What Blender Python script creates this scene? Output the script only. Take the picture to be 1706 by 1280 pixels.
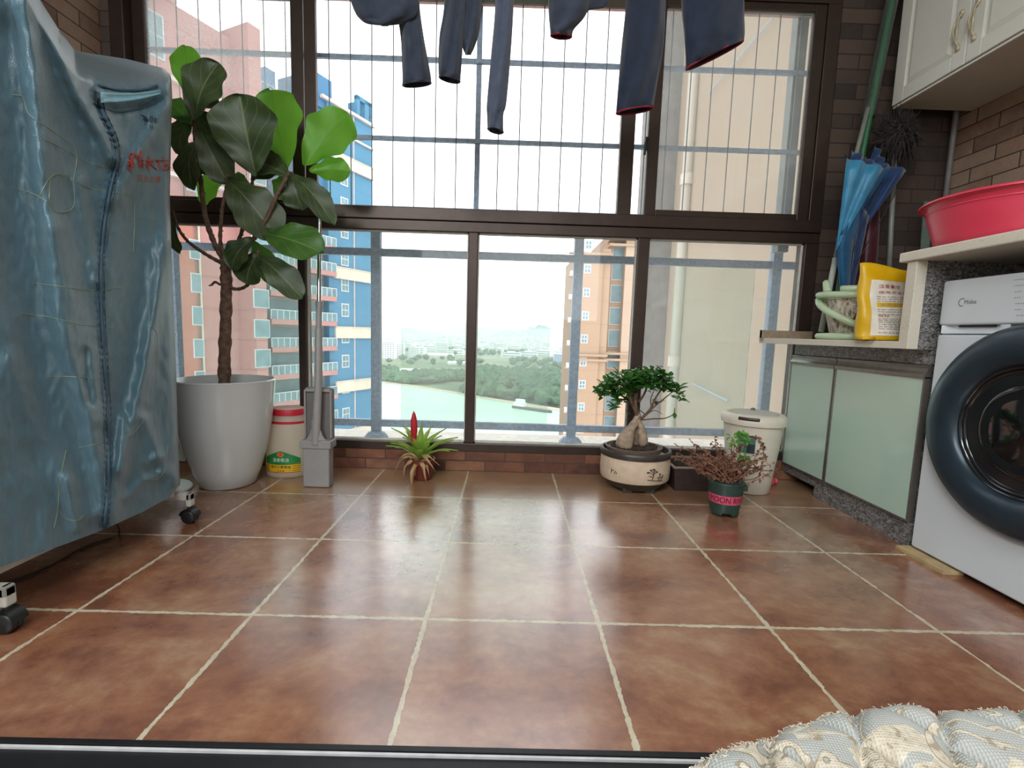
import bpy, bmesh, math, random
from mathutils import Vector, Matrix, noise
R = math.radians
random.seed(7)
for o in list(bpy.data.objects):
    bpy.data.objects.remove(o, do_unlink=True)
SC = bpy.context.scene
COL = SC.collection

# ------------------------------------------------------------------ camera
F, PITCH, YAW, ROLL = 786.0, -0.109, -0.0101, 0.031
CAMP = Vector((0.0, 0.0, 0.666))
_cp, _sp, _cy, _sy, _cr, _sr = math.cos(PITCH), math.sin(PITCH), math.cos(YAW), math.sin(YAW), math.cos(ROLL), math.sin(ROLL)
_fwd = Vector((-_sy*_cp, _cy*_cp, _sp)); _right = Vector((_cy, _sy, 0)); _up = _right.cross(_fwd)
CR = _cr*_right + _sr*_up
CU = -_sr*_right + _cr*_up
cam = bpy.data.cameras.new('camera'); camo = bpy.data.objects.new('camera', cam); COL.objects.link(camo)
camo.matrix_world = Matrix(((CR.x, CU.x, -_fwd.x, CAMP.x), (CR.y, CU.y, -_fwd.y, CAMP.y), (CR.z, CU.z, -_fwd.z, CAMP.z), (0, 0, 0, 1)))
cam.sensor_width = 36.0; cam.lens = F/1706*36.0; cam.clip_start = 0.02; cam.clip_end = 30000
SC.camera = camo

# ------------------------------------------------------------------ light
W = bpy.data.worlds.new('overcast_sky'); SC.world = W; W.use_nodes = True
bg = W.node_tree.nodes['Background']
bg.inputs[0].default_value = (0.93, 0.97, 1.0, 1); bg.inputs[1].default_value = 2.2
def area_light(name, loc, rot, sx, sy, power, col=(1, 1, 1)):
    l = bpy.data.lights.new(name, 'AREA'); l.shape = 'RECTANGLE'; l.size = sx; l.size_y = sy; l.energy = power; l.color = col
    o = bpy.data.objects.new(name, l); COL.objects.link(o); o.location = loc; o.rotation_euler = rot; return o
area_light('ceiling_fill', (0.1, -0.6, 2.5), (0, 0, 0), 1.2, 0.8, 34, (0.94, 0.98, 1))  # added fill light overhead, out of view, to lift the interior
area_light('living_room_fill', (-1.3, -1.7, 2.3), (R(20), R(-25), 0), 0.9, 0.9, 55, (0.9, 0.97, 1))  # second added fill, unseen behind the camera, brightens faces on the right
SC.view_settings.view_transform = 'Standard'; SC.view_settings.look = 'None'
SC.view_settings.exposure = 0.45; SC.view_settings.gamma = 1.0
SC.view_settings.use_curve_mapping = False
SC.cycles.max_bounces = 10; SC.cycles.transparent_max_bounces = 16; SC.cycles.volume_bounces = 1
SC.cycles.use_denoising = True
SC.cycles.sample_clamp_indirect = 6.0

# ------------------------------------------------------------------ helpers
def ray(px, py):
    return _fwd + CR*((px-853)/F) - CU*((py-640)/F)
def hit(px, py, ax, v):
    d = ray(px, py); t = (v-CAMP[ax])/d[ax]; return CAMP + d*t
def atX(px, py, v): return hit(px, py, 0, v)
def atY(px, py, v): return hit(px, py, 1, v)
def atZ(px, py, v=0.0): return hit(px, py, 2, v)

def lerp(a, b, t): return a+(b-a)*t
def interp(tab, x):
    if x <= tab[0][0]: return tab[0][1]
    for (a, b), (c, d) in zip(tab, tab[1:]):
        if x <= c: return lerp(b, d, (x-a)/(c-a) if c != a else 0)
    return tab[-1][1]
def catmull(pts, n=6):
    P = [Vector(p) for p in pts]
    if len(P) < 3:
        return [P[0].lerp(P[-1], i/n) for i in range(n+1)]
    Q = [2*P[0]-P[1]] + P + [2*P[-1]-P[-2]]; out = []
    for i in range(1, len(Q)-2):
        a, b, c, d = Q[i-1:i+3]
        for k in range(n):
            t = k/n
            out.append(0.5*((2*b)+(c-a)*t+(2*a-5*b+4*c-d)*t*t+(3*b-a-3*c+d)*t**3))
    out.append(P[-1]); return out

def abs_loc(o):
    v = Vector((0, 0, 0))
    while o: v += o.location; o = o.parent
    return v
class MB:
    def __init__(s): s.v = []; s.f = []; s.uv = []; s.m = []; s.cm = 0
    def add(s, vs, fs, uv=None):
        b = len(s.v); s.v += [Vector(x) for x in vs]; s.f += [[b+i for i in f] for f in fs]
        s.m += [s.cm]*len(fs)
        s.uv += (uv if uv else [(0, 0)]*len(vs)); return s
    def box(s, x0, x1, y0, y1, z0, z1):
        return s.add([(x0,y0,z0),(x1,y0,z0),(x1,y1,z0),(x0,y1,z0),(x0,y0,z1),(x1,y0,z1),(x1,y1,z1),(x0,y1,z1)],
                     [(0,3,2,1),(4,5,6,7),(0,1,5,4),(1,2,6,5),(2,3,7,6),(3,0,4,7)])
    def obox(s, c, ax, ay, az):   # oriented box: half axes
        c = Vector(c); ax = Vector(ax); ay = Vector(ay); az = Vector(az); vs = []
        for k in (-1, 1):
            for i, j in ((-1,-1),(1,-1),(1,1),(-1,1)): vs.append(c+ax*i+ay*j+az*k)
        return s.add(vs, [(0,3,2,1),(4,5,6,7),(0,1,5,4),(1,2,6,5),(2,3,7,6),(3,0,4,7)])
    def prism(s, poly, z0, z1, fn=None):
        n = len(poly); fn = fn or (lambda x, y, z: (x, y, z))
        vs = [fn(x, y, z0) for x, y in poly]+[fn(x, y, z1) for x, y in poly]
        return s.add(vs, [list(range(n))[::-1], list(range(n, 2*n))]+[(i, (i+1) % n, n+(i+1) % n, n+i) for i in range(n)])
    def tube(s, pts, rad, n=8, caps=True, flat=None):
        P = [Vector(p) for p in pts]; k = len(P)
        rr = rad if isinstance(rad, (list, tuple)) else [rad]*k
        t0 = (P[1]-P[0]).normalized(); nrm = t0.orthogonal().normalized()
        if flat is not None: nrm = (Vector(flat)-t0*t0.dot(Vector(flat))).normalized()
        vs = []; 
        for i in range(k):
            t = (P[min(i+1, k-1)]-P[max(i-1, 0)]).normalized()
            nrm = (nrm-t*t.dot(nrm)); nrm = nrm.normalized() if nrm.length > 1e-6 else t.orthogonal().normalized()
            b = t.cross(nrm)
            ra = rr[i]; ra, rb = ra if isinstance(ra, tuple) else (ra, ra)
            for j in range(n):
                a = 2*math.pi*j/n; vs.append(P[i]+nrm*math.cos(a)*ra+b*math.sin(a)*rb)
        fs = [(i*n+j, i*n+(j+1) % n, (i+1)*n+(j+1) % n, (i+1)*n+j) for i in range(k-1) for j in range(n)]
        if caps: fs += [list(range(n))[::-1], [(k-1)*n+j for j in range(n)]]
        return s.add(vs, fs)
    def lathe(s, prof, c=(0, 0, 0), n=40, sx=1, sy=1, axis='z'):
        c = Vector(c); vs = []; k = len(prof)
        for r, z in prof:
            for j in range(n):
                a = 2*math.pi*j/n; p = Vector((math.cos(a)*r*sx, math.sin(a)*r*sy, z))
                if axis == 'x': p = Vector((p.z, p.x, p.y))
                if axis == 'y': p = Vector((p.x, p.z, p.y))
                vs.append(c+p)
        fs = [(i*n+j, i*n+(j+1) % n, (i+1)*n+(j+1) % n, (i+1)*n+j) for i in range(k-1) for j in range(n)]
        if prof[0][0] > 0: fs.append(list(range(n))[::-1])
        if prof[-1][0] > 0: fs.append([(k-1)*n+j for j in range(n)])
        return s.add(vs, fs)
    def ball(s, c, r, n=12, m=8, sc=(1, 1, 1)):
        c = Vector(c); vs = []
        for i in range(m+1):
            th = math.pi*i/m
            for j in range(n):
                a = 2*math.pi*j/n
                vs.append(c+Vector((r*sc[0]*math.sin(th)*math.cos(a), r*sc[1]*math.sin(th)*math.sin(a), r*sc[2]*math.cos(th))))
        return s.add(vs, [(i*n+j, (i+1)*n+j, (i+1)*n+(j+1) % n, i*n+(j+1) % n) for i in range(m) for j in range(n)])
    def grid(s, fn, nu, nv, close_u=False):
        vs = [fn(i/nu, j/nv) for j in range(nv+1) for i in range(nu+1)]
        uv = [(i/nu, j/nv) for j in range(nv+1) for i in range(nu+1)]
        return s.add(vs, [(j*(nu+1)+i, j*(nu+1)+i+1, (j+1)*(nu+1)+i+1, (j+1)*(nu+1)+i) for j in range(nv) for i in range(nu)], uv)
    def build(s, name, mat, parent=None, smooth=False, bevel=0, sub=0, solid=0, seg=2, weld=False, autos=None):
        me = bpy.data.meshes.new(name)
        if parent is None:
            xs = [v.x for v in s.v]; ys = [v.y for v in s.v]; zs = [v.z for v in s.v]
            off = Vector(((min(xs)+max(xs))/2, (min(ys)+max(ys))/2, min(zs)))
        else: off = abs_loc(parent)
        me.from_pydata([v-off for v in s.v], [], s.f)
        mats = mat if isinstance(mat, (list, tuple)) else [mat]
        for m in mats: me.materials.append(m)
        for p, mi in zip(me.polygons, s.m): p.material_index = mi
        uvl = me.uv_layers.new(name='UVMap')
        for lp in me.loops: uvl.data[lp.index].uv = s.uv[lp.vertex_index]
        bm = bmesh.new(); bm.from_mesh(me)
        if weld: bmesh.ops.remove_doubles(bm, verts=bm.verts, dist=1e-5)
        bmesh.ops.recalc_face_normals(bm, faces=bm.faces); bm.to_mesh(me); bm.free()
        if smooth:
            for p in me.polygons: p.use_smooth = True
            if autos:
                for e in me.edges: pass
                me.set_sharp_from_angle(angle=R(autos))
        me.update()
        o = bpy.data.objects.new(name, me); COL.objects.link(o)
        if parent is None: o.location = off
        else: o.parent = parent
        if solid: q = o.modifiers.new('s', 'SOLIDIFY'); q.thickness = solid; q.offset = 0
        if bevel: q = o.modifiers.new('b', 'BEVEL'); q.width = bevel; q.segments = seg; q.limit_method = 'ANGLE'; q.angle_limit = R(40)
        if sub: q = o.modifiers.new('u', 'SUBSURF'); q.levels = sub; q.render_levels = sub
        return o

def tag(o, label=None, cat=None, group=None, kind=None):
    if label: o['label'] = label
    if cat: o['category'] = cat
    if group: o['group'] = group
    if kind: o['kind'] = kind
    return o
def thing(name, label, cat, loc, group=None):
    o = bpy.data.objects.new(name, None); COL.objects.link(o); o.location = loc; o.empty_display_size = 0.1
    return tag(o, label, cat, group)
def structure(name, label, cat='room'):
    pass

def text_mesh(s, size=1.0):
    cu = bpy.data.curves.new('txt', 'FONT'); cu.body = s; cu.size = size; cu.resolution_u = 3
    ob = bpy.data.objects.new('txt', cu); COL.objects.link(ob)
    dg = bpy.context.evaluated_depsgraph_get(); me = bpy.data.meshes.new_from_object(ob.evaluated_get(dg))
    vs = [tuple(v.co) for v in me.vertices]; fs = [list(p.vertices) for p in me.polygons]
    bpy.data.objects.remove(ob, do_unlink=True); bpy.data.curves.remove(cu); bpy.data.meshes.remove(me)
    if vs:
        x0 = min(v[0] for v in vs); x1 = max(v[0] for v in vs); y0 = min(v[1] for v in vs); y1 = max(v[1] for v in vs)
        vs = [((v[0]-x0)/(x1-x0), (v[1]-y0)/max(1e-6, y1-y0)) for v in vs]   # unit box
    return vs, fs
def put_text(mb, s, fn):          # fn maps the unit box to world points
    vs, fs = text_mesh(s)
    if vs: mb.add([fn(a, b) for a, b in vs], fs)
    return mb

# ------------------------------------------------------------------ materials
def srgb(r, g, b):
    f = lambda c: (c/255/12.92) if c/255 <= 0.04045 else ((c/255+0.055)/1.055)**2.4
    return (f(r), f(g), f(b), 1)
class NT:
    def __init__(s, name):
        s.mat = bpy.data.materials.new(name); s.mat.use_nodes = True; s.t = s.mat.node_tree; s.n = s.t.nodes
        s.p = s.n['Principled BSDF']; s.out = s.n['Material Output']
    def new(s, ty, **k):
        x = s.n.new(ty)
        for a, b in k.items(): setattr(x, a, b)
        return x
    def L(s, a, b): s.t.links.new(a, b)
    def math(s, op, a, b=None, c=None):
        x = s.new('ShaderNodeMath', operation=op)
        for i, q in enumerate((a, b, c)):
            if q is None: continue
            if isinstance(q, (int, float)): x.inputs[i].default_value = q
            else: s.L(q, x.inputs[i])
        return x.outputs[0]
    def coord(s, kind='Object'):
        return s.new('ShaderNodeTexCoord').outputs[kind]
    def pos(s): return s.new('ShaderNodeNewGeometry').outputs['Position']
    def noise(s, vec, scale, detail=3, rough=0.5, out='Fac', dist=0.0):
        x = s.new('ShaderNodeTexNoise'); x.inputs['Scale'].default_value = scale; x.inputs['Detail'].default_value = detail
        x.inputs['Roughness'].default_value = rough; x.inputs['Distortion'].default_value = dist
        if vec is not None: s.L(vec, x.inputs['Vector'])
        return x.outputs[out]
    def ramp(s, fac, stops):
        x = s.new('ShaderNodeValToRGB'); e = x.color_ramp.elements
        while len(e) < len(stops): e.new(0.5)
        for el, (p, c) in zip(e, stops): el.position = p; el.color = c if len(c) == 4 else (*c, 1)
        s.L(fac, x.inputs[0]); return x.outputs[0]
    def mix(s, fac, a, b):
        x = s.new('ShaderNodeMix', data_type='RGBA')
        for i, q in ((0, fac), (6, a), (7, b)):
            if isinstance(q, (int, float)): x.inputs[i].default_value = q
            elif isinstance(q, tuple): x.inputs[i].default_value = q
            else: s.L(q, x.inputs[i])
        return x.outputs[2]
    def map(s, vec, scale=(1, 1, 1), loc=(0, 0, 0), rot=(0, 0, 0)):
        x = s.new('ShaderNodeMapping'); x.inputs['Scale'].default_value = scale; x.inputs['Location'].default_value = loc; x.inputs['Rotation'].default_value = rot
        s.L(vec, x.inputs['Vector']); return x.outputs[0]
    def bump(s, h, strength=0.3, dist=0.01):
        x = s.new('ShaderNodeBump'); x.inputs['Strength'].default_value = strength; x.inputs['Distance'].default_value = dist
        s.L(h, x.inputs['Height']); s.L(x.outputs[0], s.p.inputs['Normal']); return x.outputs[0]
    def base(s, c):
        if isinstance(c, tuple): s.p.inputs['Base Color'].default_value = c
        else: s.L(c, s.p.inputs['Base Color'])
    def set(s, rough=None, metal=None, spec=None, trans=None, alpha=None):
        if rough is not None: s.p.inputs['Roughness'].default_value = rough
        if metal is not None: s.p.inputs['Metallic'].default_value = metal
        if spec is not None: s.p.inputs['Specular IOR Level'].default_value = spec
        if trans is not None: s.p.inputs['Transmission Weight'].default_value = trans
        return s
    def translucent(s, col, w):
        tr = s.new('ShaderNodeBsdfTranslucent'); mx = s.new('ShaderNodeMixShader'); mx.inputs[0].default_value = w
        if isinstance(col, tuple): tr.inputs[0].default_value = col
        else: s.L(col, tr.inputs[0])
        s.L(s.p.outputs[0], mx.inputs[1]); s.L(tr.outputs[0], mx.inputs[2]); s.L(mx.outputs[0], s.out.inputs[0])

_pm = {}
def pm(name, col, rough=0.5, metal=0.0, var=0.06, scale=30, bump=0.0, spec=None, bscale=None):
    """plain procedural material: small noise variation in colour, optional bump"""
    if name in _pm: return _pm[name]
    t = NT(name); c = t.coord()
    nz = t.noise(c, scale, 3)
    d = tuple(max(0, x*(1-var*2)) for x in col[:3])+(1,); l = tuple(min(1, x*(1+var*2)) for x in col[:3])+(1,)
    t.base(t.ramp(nz, [(0.3, d), (0.7, l)])); t.set(rough, metal, spec)
    if bump: t.bump(t.noise(c, bscale or scale*4, 3), bump, 0.002)
    _pm[name] = t.mat; return t.mat

def mat_floor():
    t = NT('terracotta_tile'); P = t.pos()
    sep = t.new('ShaderNodeSeparateXYZ'); t.L(P, sep.inputs[0])
    n1 = t.noise(P, 14, 4, 0.65); n2 = t.noise(P, 55, 3, 0.6)
    def edge(o, off):
        q = t.math('DIVIDE', t.math('ADD', o, off), 0.4)
        fr = t.math('FRACT', q); d = t.math('MINIMUM', fr, t.math('SUBTRACT', 1.0, fr))
        return t.math('MULTIPLY', d, 0.4), t.math('FLOOR', q)
    dx, ix = edge(sep.outputs[0], 0.172+40); dy, iy = edge(sep.outputs[1], -1.028+40)
    d = t.math('MINIMUM', dx, dy)
    jit = t.math('ADD', t.math('MULTIPLY', t.math('SUBTRACT', n1, 0.5), 0.011), t.math('MULTIPLY', t.math('SUBTRACT', n2, 0.5), 0.010))
    dd = t.math('ADD', d, jit)
    mask = t.math('LESS_THAN', dd, 0.0045)
    tid = t.math('ADD', t.math('MULTIPLY', ix, 7.31), t.math('MULTIPLY', iy, 3.77))
    wn = t.new('ShaderNodeTexWhiteNoise', noise_dimensions='1D'); t.L(tid, wn.inputs['W'])
    off = t.new('ShaderNodeVectorMath', operation='ADD'); t.L(P, off.inputs[0])
    sc = t.new('ShaderNodeVectorMath', operation='SCALE'); t.L(wn.outputs['Color'], sc.inputs[0]); sc.inputs['Scale'].default_value = 9; t.L(sc.outputs[0], off.inputs[1])
    v = off.outputs[0]
    big = t.noise(t.map(v, (1, 1.6, 1)), 4.2, 5, 0.62, dist=0.4); fine = t.noise(v, 26, 5, 0.7)
    m = t.math('ADD', t.math('MULTIPLY', big, 0.72), t.math('MULTIPLY', fine, 0.28))
    col = t.ramp(m, [(0.30, srgb(80, 52, 41)), (0.43, srgb(119, 74, 54)), (0.53, srgb(143, 96, 69)), (0.66, srgb(162, 128, 98))])
    col = t.mix(t.math('MULTIPLY', wn.outputs['Value'], 0.22), col, srgb(150, 92, 66))
    # dusty powder near the cabinet and dirt near the window wall
    dst = t.ramp(t.noise(P, 3.1, 4, 0.7), [(0.56, (0, 0, 0)), (0.72, (1, 1, 1))])
    near = t.new('ShaderNodeMapRange'); near.inputs[1].default_value = 0.85; near.inputs[2].default_value = 1.35; t.L(sep.outputs[0], near.inputs[0])
    farr = t.new('ShaderNodeMapRange'); farr.inputs[1].default_value = 1.62; farr.inputs[2].default_value = 2.0; t.L(sep.outputs[1], farr.inputs[0])
    dm = t.math('MULTIPLY', dst, near.outputs[0])
    col = t.mix(t.math('MULTIPLY', dm, 0.5), col, srgb(205, 190, 175))
    col = t.mix(t.math('MULTIPLY', farr.outputs[0], t.math('MULTIPLY_ADD', t.noise(P, 6, 4), 0.6, 0.25)), col, srgb(160, 132, 100))
    grout = t.ramp(t.noise(P, 40, 3), [(0.3, srgb(170, 158, 134)), (0.7, srgb(202, 192, 168))])
    t.base(t.mix(mask, col, grout))
    rg = t.math('MULTIPLY_ADD', t.noise(P, 9, 4), 0.20, 0.13)
    rg = t.math('ADD', rg, t.math('MULTIPLY', mask, 0.4))
    rg = t.math('ADD', rg, t.math('MULTIPLY', farr.outputs[0], 0.12))
    t.L(rg, t.p.inputs['Roughness']); t.set(spec=0.8); t.p.inputs['Coat Weight'].default_value = 0.75; t.p.inputs['Coat Roughness'].default_value = 0.2; t.p.inputs['Coat IOR'].default_value = 1.75
    crk = t.noise(t.map(v, (1, 1, 1)), 11, 6, 0.72, dist=1.4)
    h = t.math('ADD', t.math('MULTIPLY', crk, 0.13), t.math('MULTIPLY', mask, 0.35))
    h = t.math('ADD', h, t.math('MULTIPLY', fine, 0.12))
    t.bump(h, 0.17, 0.005)
    return t.mat

def mat_brick(name, axis, cols, mortar, rough=0.7, w=0.2, h=0.062):
    t = NT(name); P = t.pos(); sep = t.new('ShaderNodeSeparateXYZ'); t.L(P, sep.inputs[0])
    cmb = t.new('ShaderNodeCombineXYZ'); t.L(sep.outputs[0 if axis == 'x' else 1], cmb.inputs[0]); t.L(sep.outputs[2], cmb.inputs[1])
    v = cmb.outputs[0]
    b = t.new('ShaderNodeTexBrick'); b.inputs['Scale'].default_value = 1.0; b.inputs['Brick Width'].default_value = w; b.inputs['Row Height'].default_value = h
    b.inputs['Mortar Size'].default_value = 0.0028; b.inputs['Mortar Smooth'].default_value = 0.3; b.inputs['Bias'].default_value = 0
    b.inputs['Color1'].default_value = (0, 0, 0, 1); b.inputs['Color2'].default_value = (1, 1, 1, 1); b.inputs['Mortar'].default_value = (0.5, 0.5, 0.5, 1)
    t.L(v, b.inputs['Vector'])
    nz = t.noise(P, 9, 5, 0.65); nf = t.noise(P, 60, 4, 0.7)
    k = t.math('ADD', t.math('MULTIPLY', b.outputs['Color'], 0.55), t.math('MULTIPLY', nz, 0.45))
    c = t.ramp(k, [(0.2+0.6*i/(len(cols)-1), q) for i, q in enumerate(cols)])
    c = t.mix(t.math('MULTIPLY', nf, 0.35), c, tuple(x*0.45 for x in cols[0][:3])+(1,))
    t.base(t.mix(b.outputs['Fac'], c, mortar)); t.set(rough)
    hh = t.math('SUBTRACT', t.math('MULTIPLY', nf, 0.4), b.outputs['Fac'])
    t.bump(hh, 0.5, 0.004); return t.mat

def mat_glass(name, dust=0.08, tint=(0.985, 0.992, 0.985, 1), rough=0.02, spots=True):
    t = NT(name); P = t.pos()
    tr = t.new('ShaderNodeBsdfTransparent'); tr.inputs[0].default_value = tint
    gl = t.new('ShaderNodeBsdfGlossy'); gl.inputs['Roughness'].default_value = rough
    fr = t.new('ShaderNodeFresnel'); fr.inputs[0].default_value = 1.45
    m1 = t.new('ShaderNodeMixShader'); t.L(fr.outputs[0], m1.inputs[0]); t.L(tr.outputs[0], m1.inputs[1]); t.L(gl.outputs[0], m1.inputs[2])
    df = t.new('ShaderNodeBsdfDiffuse'); df.inputs[0].default_value = (0.8, 0.8, 0.78, 1)
    tl = t.new('ShaderNodeBsdfTranslucent'); tl.inputs[0].default_value = (0.85, 0.87, 0.86, 1)
    m0 = t.new('ShaderNodeMixShader'); m0.inputs[0].default_value = 0.6; t.L(df.outputs[0], m0.inputs[1]); t.L(tl.outputs[0], m0.inputs[2])
    n = t.noise(P, 5, 5, 0.7); n2 = t.noise(P, 90, 3, 0.7)
    k = t.math('ADD', t.math('MULTIPLY', n, 0.7), t.math('MULTIPLY', n2, 0.5 if spots else 0.3))
    k = t.ramp(k, [(0.42, (0.25, 0.25, 0.25)), (0.78, (1, 1, 1))])
    k = t.math('MULTIPLY', k, dust*1.8)
    m2 = t.new('ShaderNodeMixShader'); t.L(k, m2.inputs[0]); t.L(m1.outputs[0], m2.inputs[1]); t.L(m0.outputs[0], m2.inputs[2])
    t.L(m2.outputs[0], t.out.inputs[0]); return t.mat

def mat_speckle(name, base, dark, light, scale=180, rough=0.25, veins=False):
    t = NT(name); P = t.pos()
    n = t.noise(t.map(P, (1, 1, 1.0)), scale, 3, 0.7, dist=1.2 if veins else 0.0)
    if veins:
        n = t.noise(t.map(P, (1, 1, 1.8)), scale, 4, 0.75, dist=1.6)
        c = t.ramp(n, [(0.36, dark), (0.48, base), (0.60, light)])
    else:
        c = t.ramp(n, [(0.28, dark), (0.38, base), (0.62, base), (0.74, light)])
    t.base(c); t.set(rough); return t.mat

def mat_leaf(name, c1, c2, vein, tl=0.35, tlcol=None, rough=0.35, veins=True):
    t = NT(name); uv = t.new('ShaderNodeTexCoord').outputs['UV']; sep = t.new('ShaderNodeSeparateXYZ'); t.L(uv, sep.inputs[0])
    c = t.ramp(t.noise(t.coord(), 18, 4), [(0.3, c1), (0.7, c2)])
    if veins:
        s = t.math('ABSOLUTE', t.math('SUBTRACT', sep.outputs[0], 0.5))
        mid = t.math('LESS_THAN', s, 0.02)
        q = t.math('FRACT', t.math('MULTIPLY', t.math('SUBTRACT', sep.outputs[1], t.math('MULTIPLY', s, 0.75)), 6.0))
        sec = t.math('LESS_THAN', q, 0.09)
        vm = t.math('MAXIMUM', mid, t.math('MULTIPLY', sec, 0.55))
        c = t.mix(vm, c, vein)
        t.bump(t.math('SUBTRACT', 1.0, vm), 0.4, 0.003)
    t.base(c); t.set(rough); t.translucent(tlcol or c2, tl); return t.mat

def mat_cloth(name, c1, c2, scale=40, tl=0.12, rough=0.85, weave=True):
    t = NT(name); c = t.coord(); col = t.ramp(t.noise(c, scale, 5, 0.6), [(0.3, c1), (0.7, c2)])
    t.base(col); t.set(rough, spec=0.2); t.p.inputs['Sheen Weight'].default_value = 0.3
    t.bump(t.noise(c, 700, 2) if weave else t.noise(c, 60, 4), 0.35, 0.001)
    t.translucent(c2, tl); return t.mat

M = {}
M['floor'] = mat_floor()
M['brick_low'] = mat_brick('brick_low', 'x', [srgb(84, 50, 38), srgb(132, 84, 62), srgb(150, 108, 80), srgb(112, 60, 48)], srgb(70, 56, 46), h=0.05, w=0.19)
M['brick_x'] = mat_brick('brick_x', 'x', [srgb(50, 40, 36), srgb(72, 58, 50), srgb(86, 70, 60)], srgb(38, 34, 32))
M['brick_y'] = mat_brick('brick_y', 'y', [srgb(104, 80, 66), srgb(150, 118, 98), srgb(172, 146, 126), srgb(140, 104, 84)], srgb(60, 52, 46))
M['bronze'] = pm('bronze_aluminium', srgb(66, 54, 48), 0.38, 0.55, 0.05, 20)
M['bronze_lit'] = pm('bronze_aluminium_lit', srgb(96, 80, 70), 0.4, 0.5, 0.08, 20)  # lighter copy of the bronze with light put into its colour
M['glass'] = mat_glass('window_glass', 0.03)
M['glass_dusty'] = mat_glass('dusty_window_glass', 0.085)
M['steel_blue'] = pm('blue_grey_steel', srgb(146, 164, 184), 0.55, 0.1, 0.1, 60)
M['wire'] = pm('galvanised_wire', srgb(120, 122, 126), 0.5, 0.3, 0.05, 30)
M['white_plastic'] = pm('white_plastic', srgb(225, 228, 222), 0.35, 0, 0.02, 20)
M['cream_plastic'] = pm('cream_plastic', srgb(214, 206, 190), 0.4, 0, 0.03, 15)
M['black_plastic'] = pm('black_plastic', srgb(30, 31, 33), 0.4, 0, 0.1, 30)
M['grey_plastic'] = pm('grey_plastic', srgb(142, 138, 136), 0.45, 0, 0.03, 20)
M['grey_plastic_dark'] = pm('grey_plastic_dark', srgb(104, 100, 98), 0.5, 0, 0.03, 20)
M['chrome'] = pm('chrome', srgb(200, 202, 205), 0.2, 1.0, 0.02, 20)
M['red_plastic'] = pm('red_plastic', srgb(196, 34, 52), 0.4, 0, 0.04, 20)
M['soil'] = pm('soil', srgb(62, 46, 34), 0.95, 0, 0.3, 90, 0.8)
M['bark'] = pm('bark', srgb(98, 76, 62), 0.9, 0, 0.25, 60, 0.9, bscale=150)
M['bark_pale'] = pm('pale_bark', srgb(158, 138, 118), 0.85, 0, 0.15, 50, 0.6)
M['quartz'] = mat_speckle('pale_quartz', srgb(205, 198, 182), srgb(150, 138, 120), srgb(226, 222, 210), 170, 0.3)
M['granite'] = mat_speckle('grey_granite', srgb(92, 90, 90), srgb(40, 40, 42), srgb(160, 158, 156), 70, 0.35, True)
M['mint_glass'] = pm('mint_glass_panel', srgb(176, 200, 184), 0.12, 0, 0.01, 6, spec=0.6)
M['alu'] = pm('brushed_aluminium', srgb(138, 132, 126), 0.35, 0.7, 0.05, 30)
M['white_cab'] = pm('white_lacquer', srgb(214, 214, 204), 0.4, 0, 0.015, 8)
M['dark'] = pm('dark_void', srgb(22, 22, 22), 0.8, 0, 0.1, 20)
# ------------------------------------------------------------------ room shell
YW = 2.20      # inner face of the window wall
XL, XR = -1.80, 1.96
CEIL = 2.62
S = lambda o, label=None: tag(o, label, None, None, 'structure')
S(MB().box(XL-0.1, XR+0.1, 0.68, YW+0.25, -0.06, 0.0).build('floor', M['floor']))
S(MB().box(-2.5, 2.5, -3.6, 0.30, -0.06, 0.0).build('floor', pm('living_room_floor', srgb(150, 120, 90), 0.3)))
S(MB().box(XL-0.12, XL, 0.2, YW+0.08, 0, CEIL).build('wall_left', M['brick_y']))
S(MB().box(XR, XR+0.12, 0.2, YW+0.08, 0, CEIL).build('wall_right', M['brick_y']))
S(MB().box(XL-0.12, XR+0.12, 0.2, YW+0.25, CEIL, CEIL+0.08).build('ceiling', pm('ceiling_paint', srgb(225, 222, 215), 0.8)))
# window wall: curb below, pier at the right, header above
b = MB(); b.box(-1.80, 1.96, YW, YW+0.22, 0, 0.095)
S(b.build('wall_back', M['brick_low']))
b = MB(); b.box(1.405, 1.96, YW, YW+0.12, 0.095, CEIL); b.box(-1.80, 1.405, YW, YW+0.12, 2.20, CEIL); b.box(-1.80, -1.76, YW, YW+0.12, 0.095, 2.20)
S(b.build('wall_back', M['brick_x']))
# the room behind the camera
lr = pm('living_room_wall', srgb(205, 200, 190), .8)
S(MB().box(-2.6, -2.5, -3.6, .2, 0, 2.8).build('wall_left', lr)); S(MB().box(2.5, 2.6, -3.6, .2, 0, 2.8).build('wall_right', lr))
S(MB().box(-2.5, XL-.12, .1, .2, 0, 2.8).build('wall_back', lr)); S(MB().box(XR+.12, 2.5, .1, .2, 0, 2.8).build('wall_back', lr))
b = MB(); b.box(-2.6, 2.6, -3.7, -3.6, 0, .9); b.box(-2.6, 2.6, -3.7, -3.6, 2.3, 2.8); b.box(-2.6, -1.5, -3.7, -3.6, .9, 2.3); b.box(1.5, 2.6, -3.7, -3.6, .9, 2.3)
S(b.build('wall_front', lr)); S(MB().box(-2.6, 2.6, -3.7, .2, 2.8, 2.9).build('ceiling', lr))
S(MB().box(XL-.12, XR+.12, .12, .2, CEIL, 2.8).build('wall_back', lr))
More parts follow.
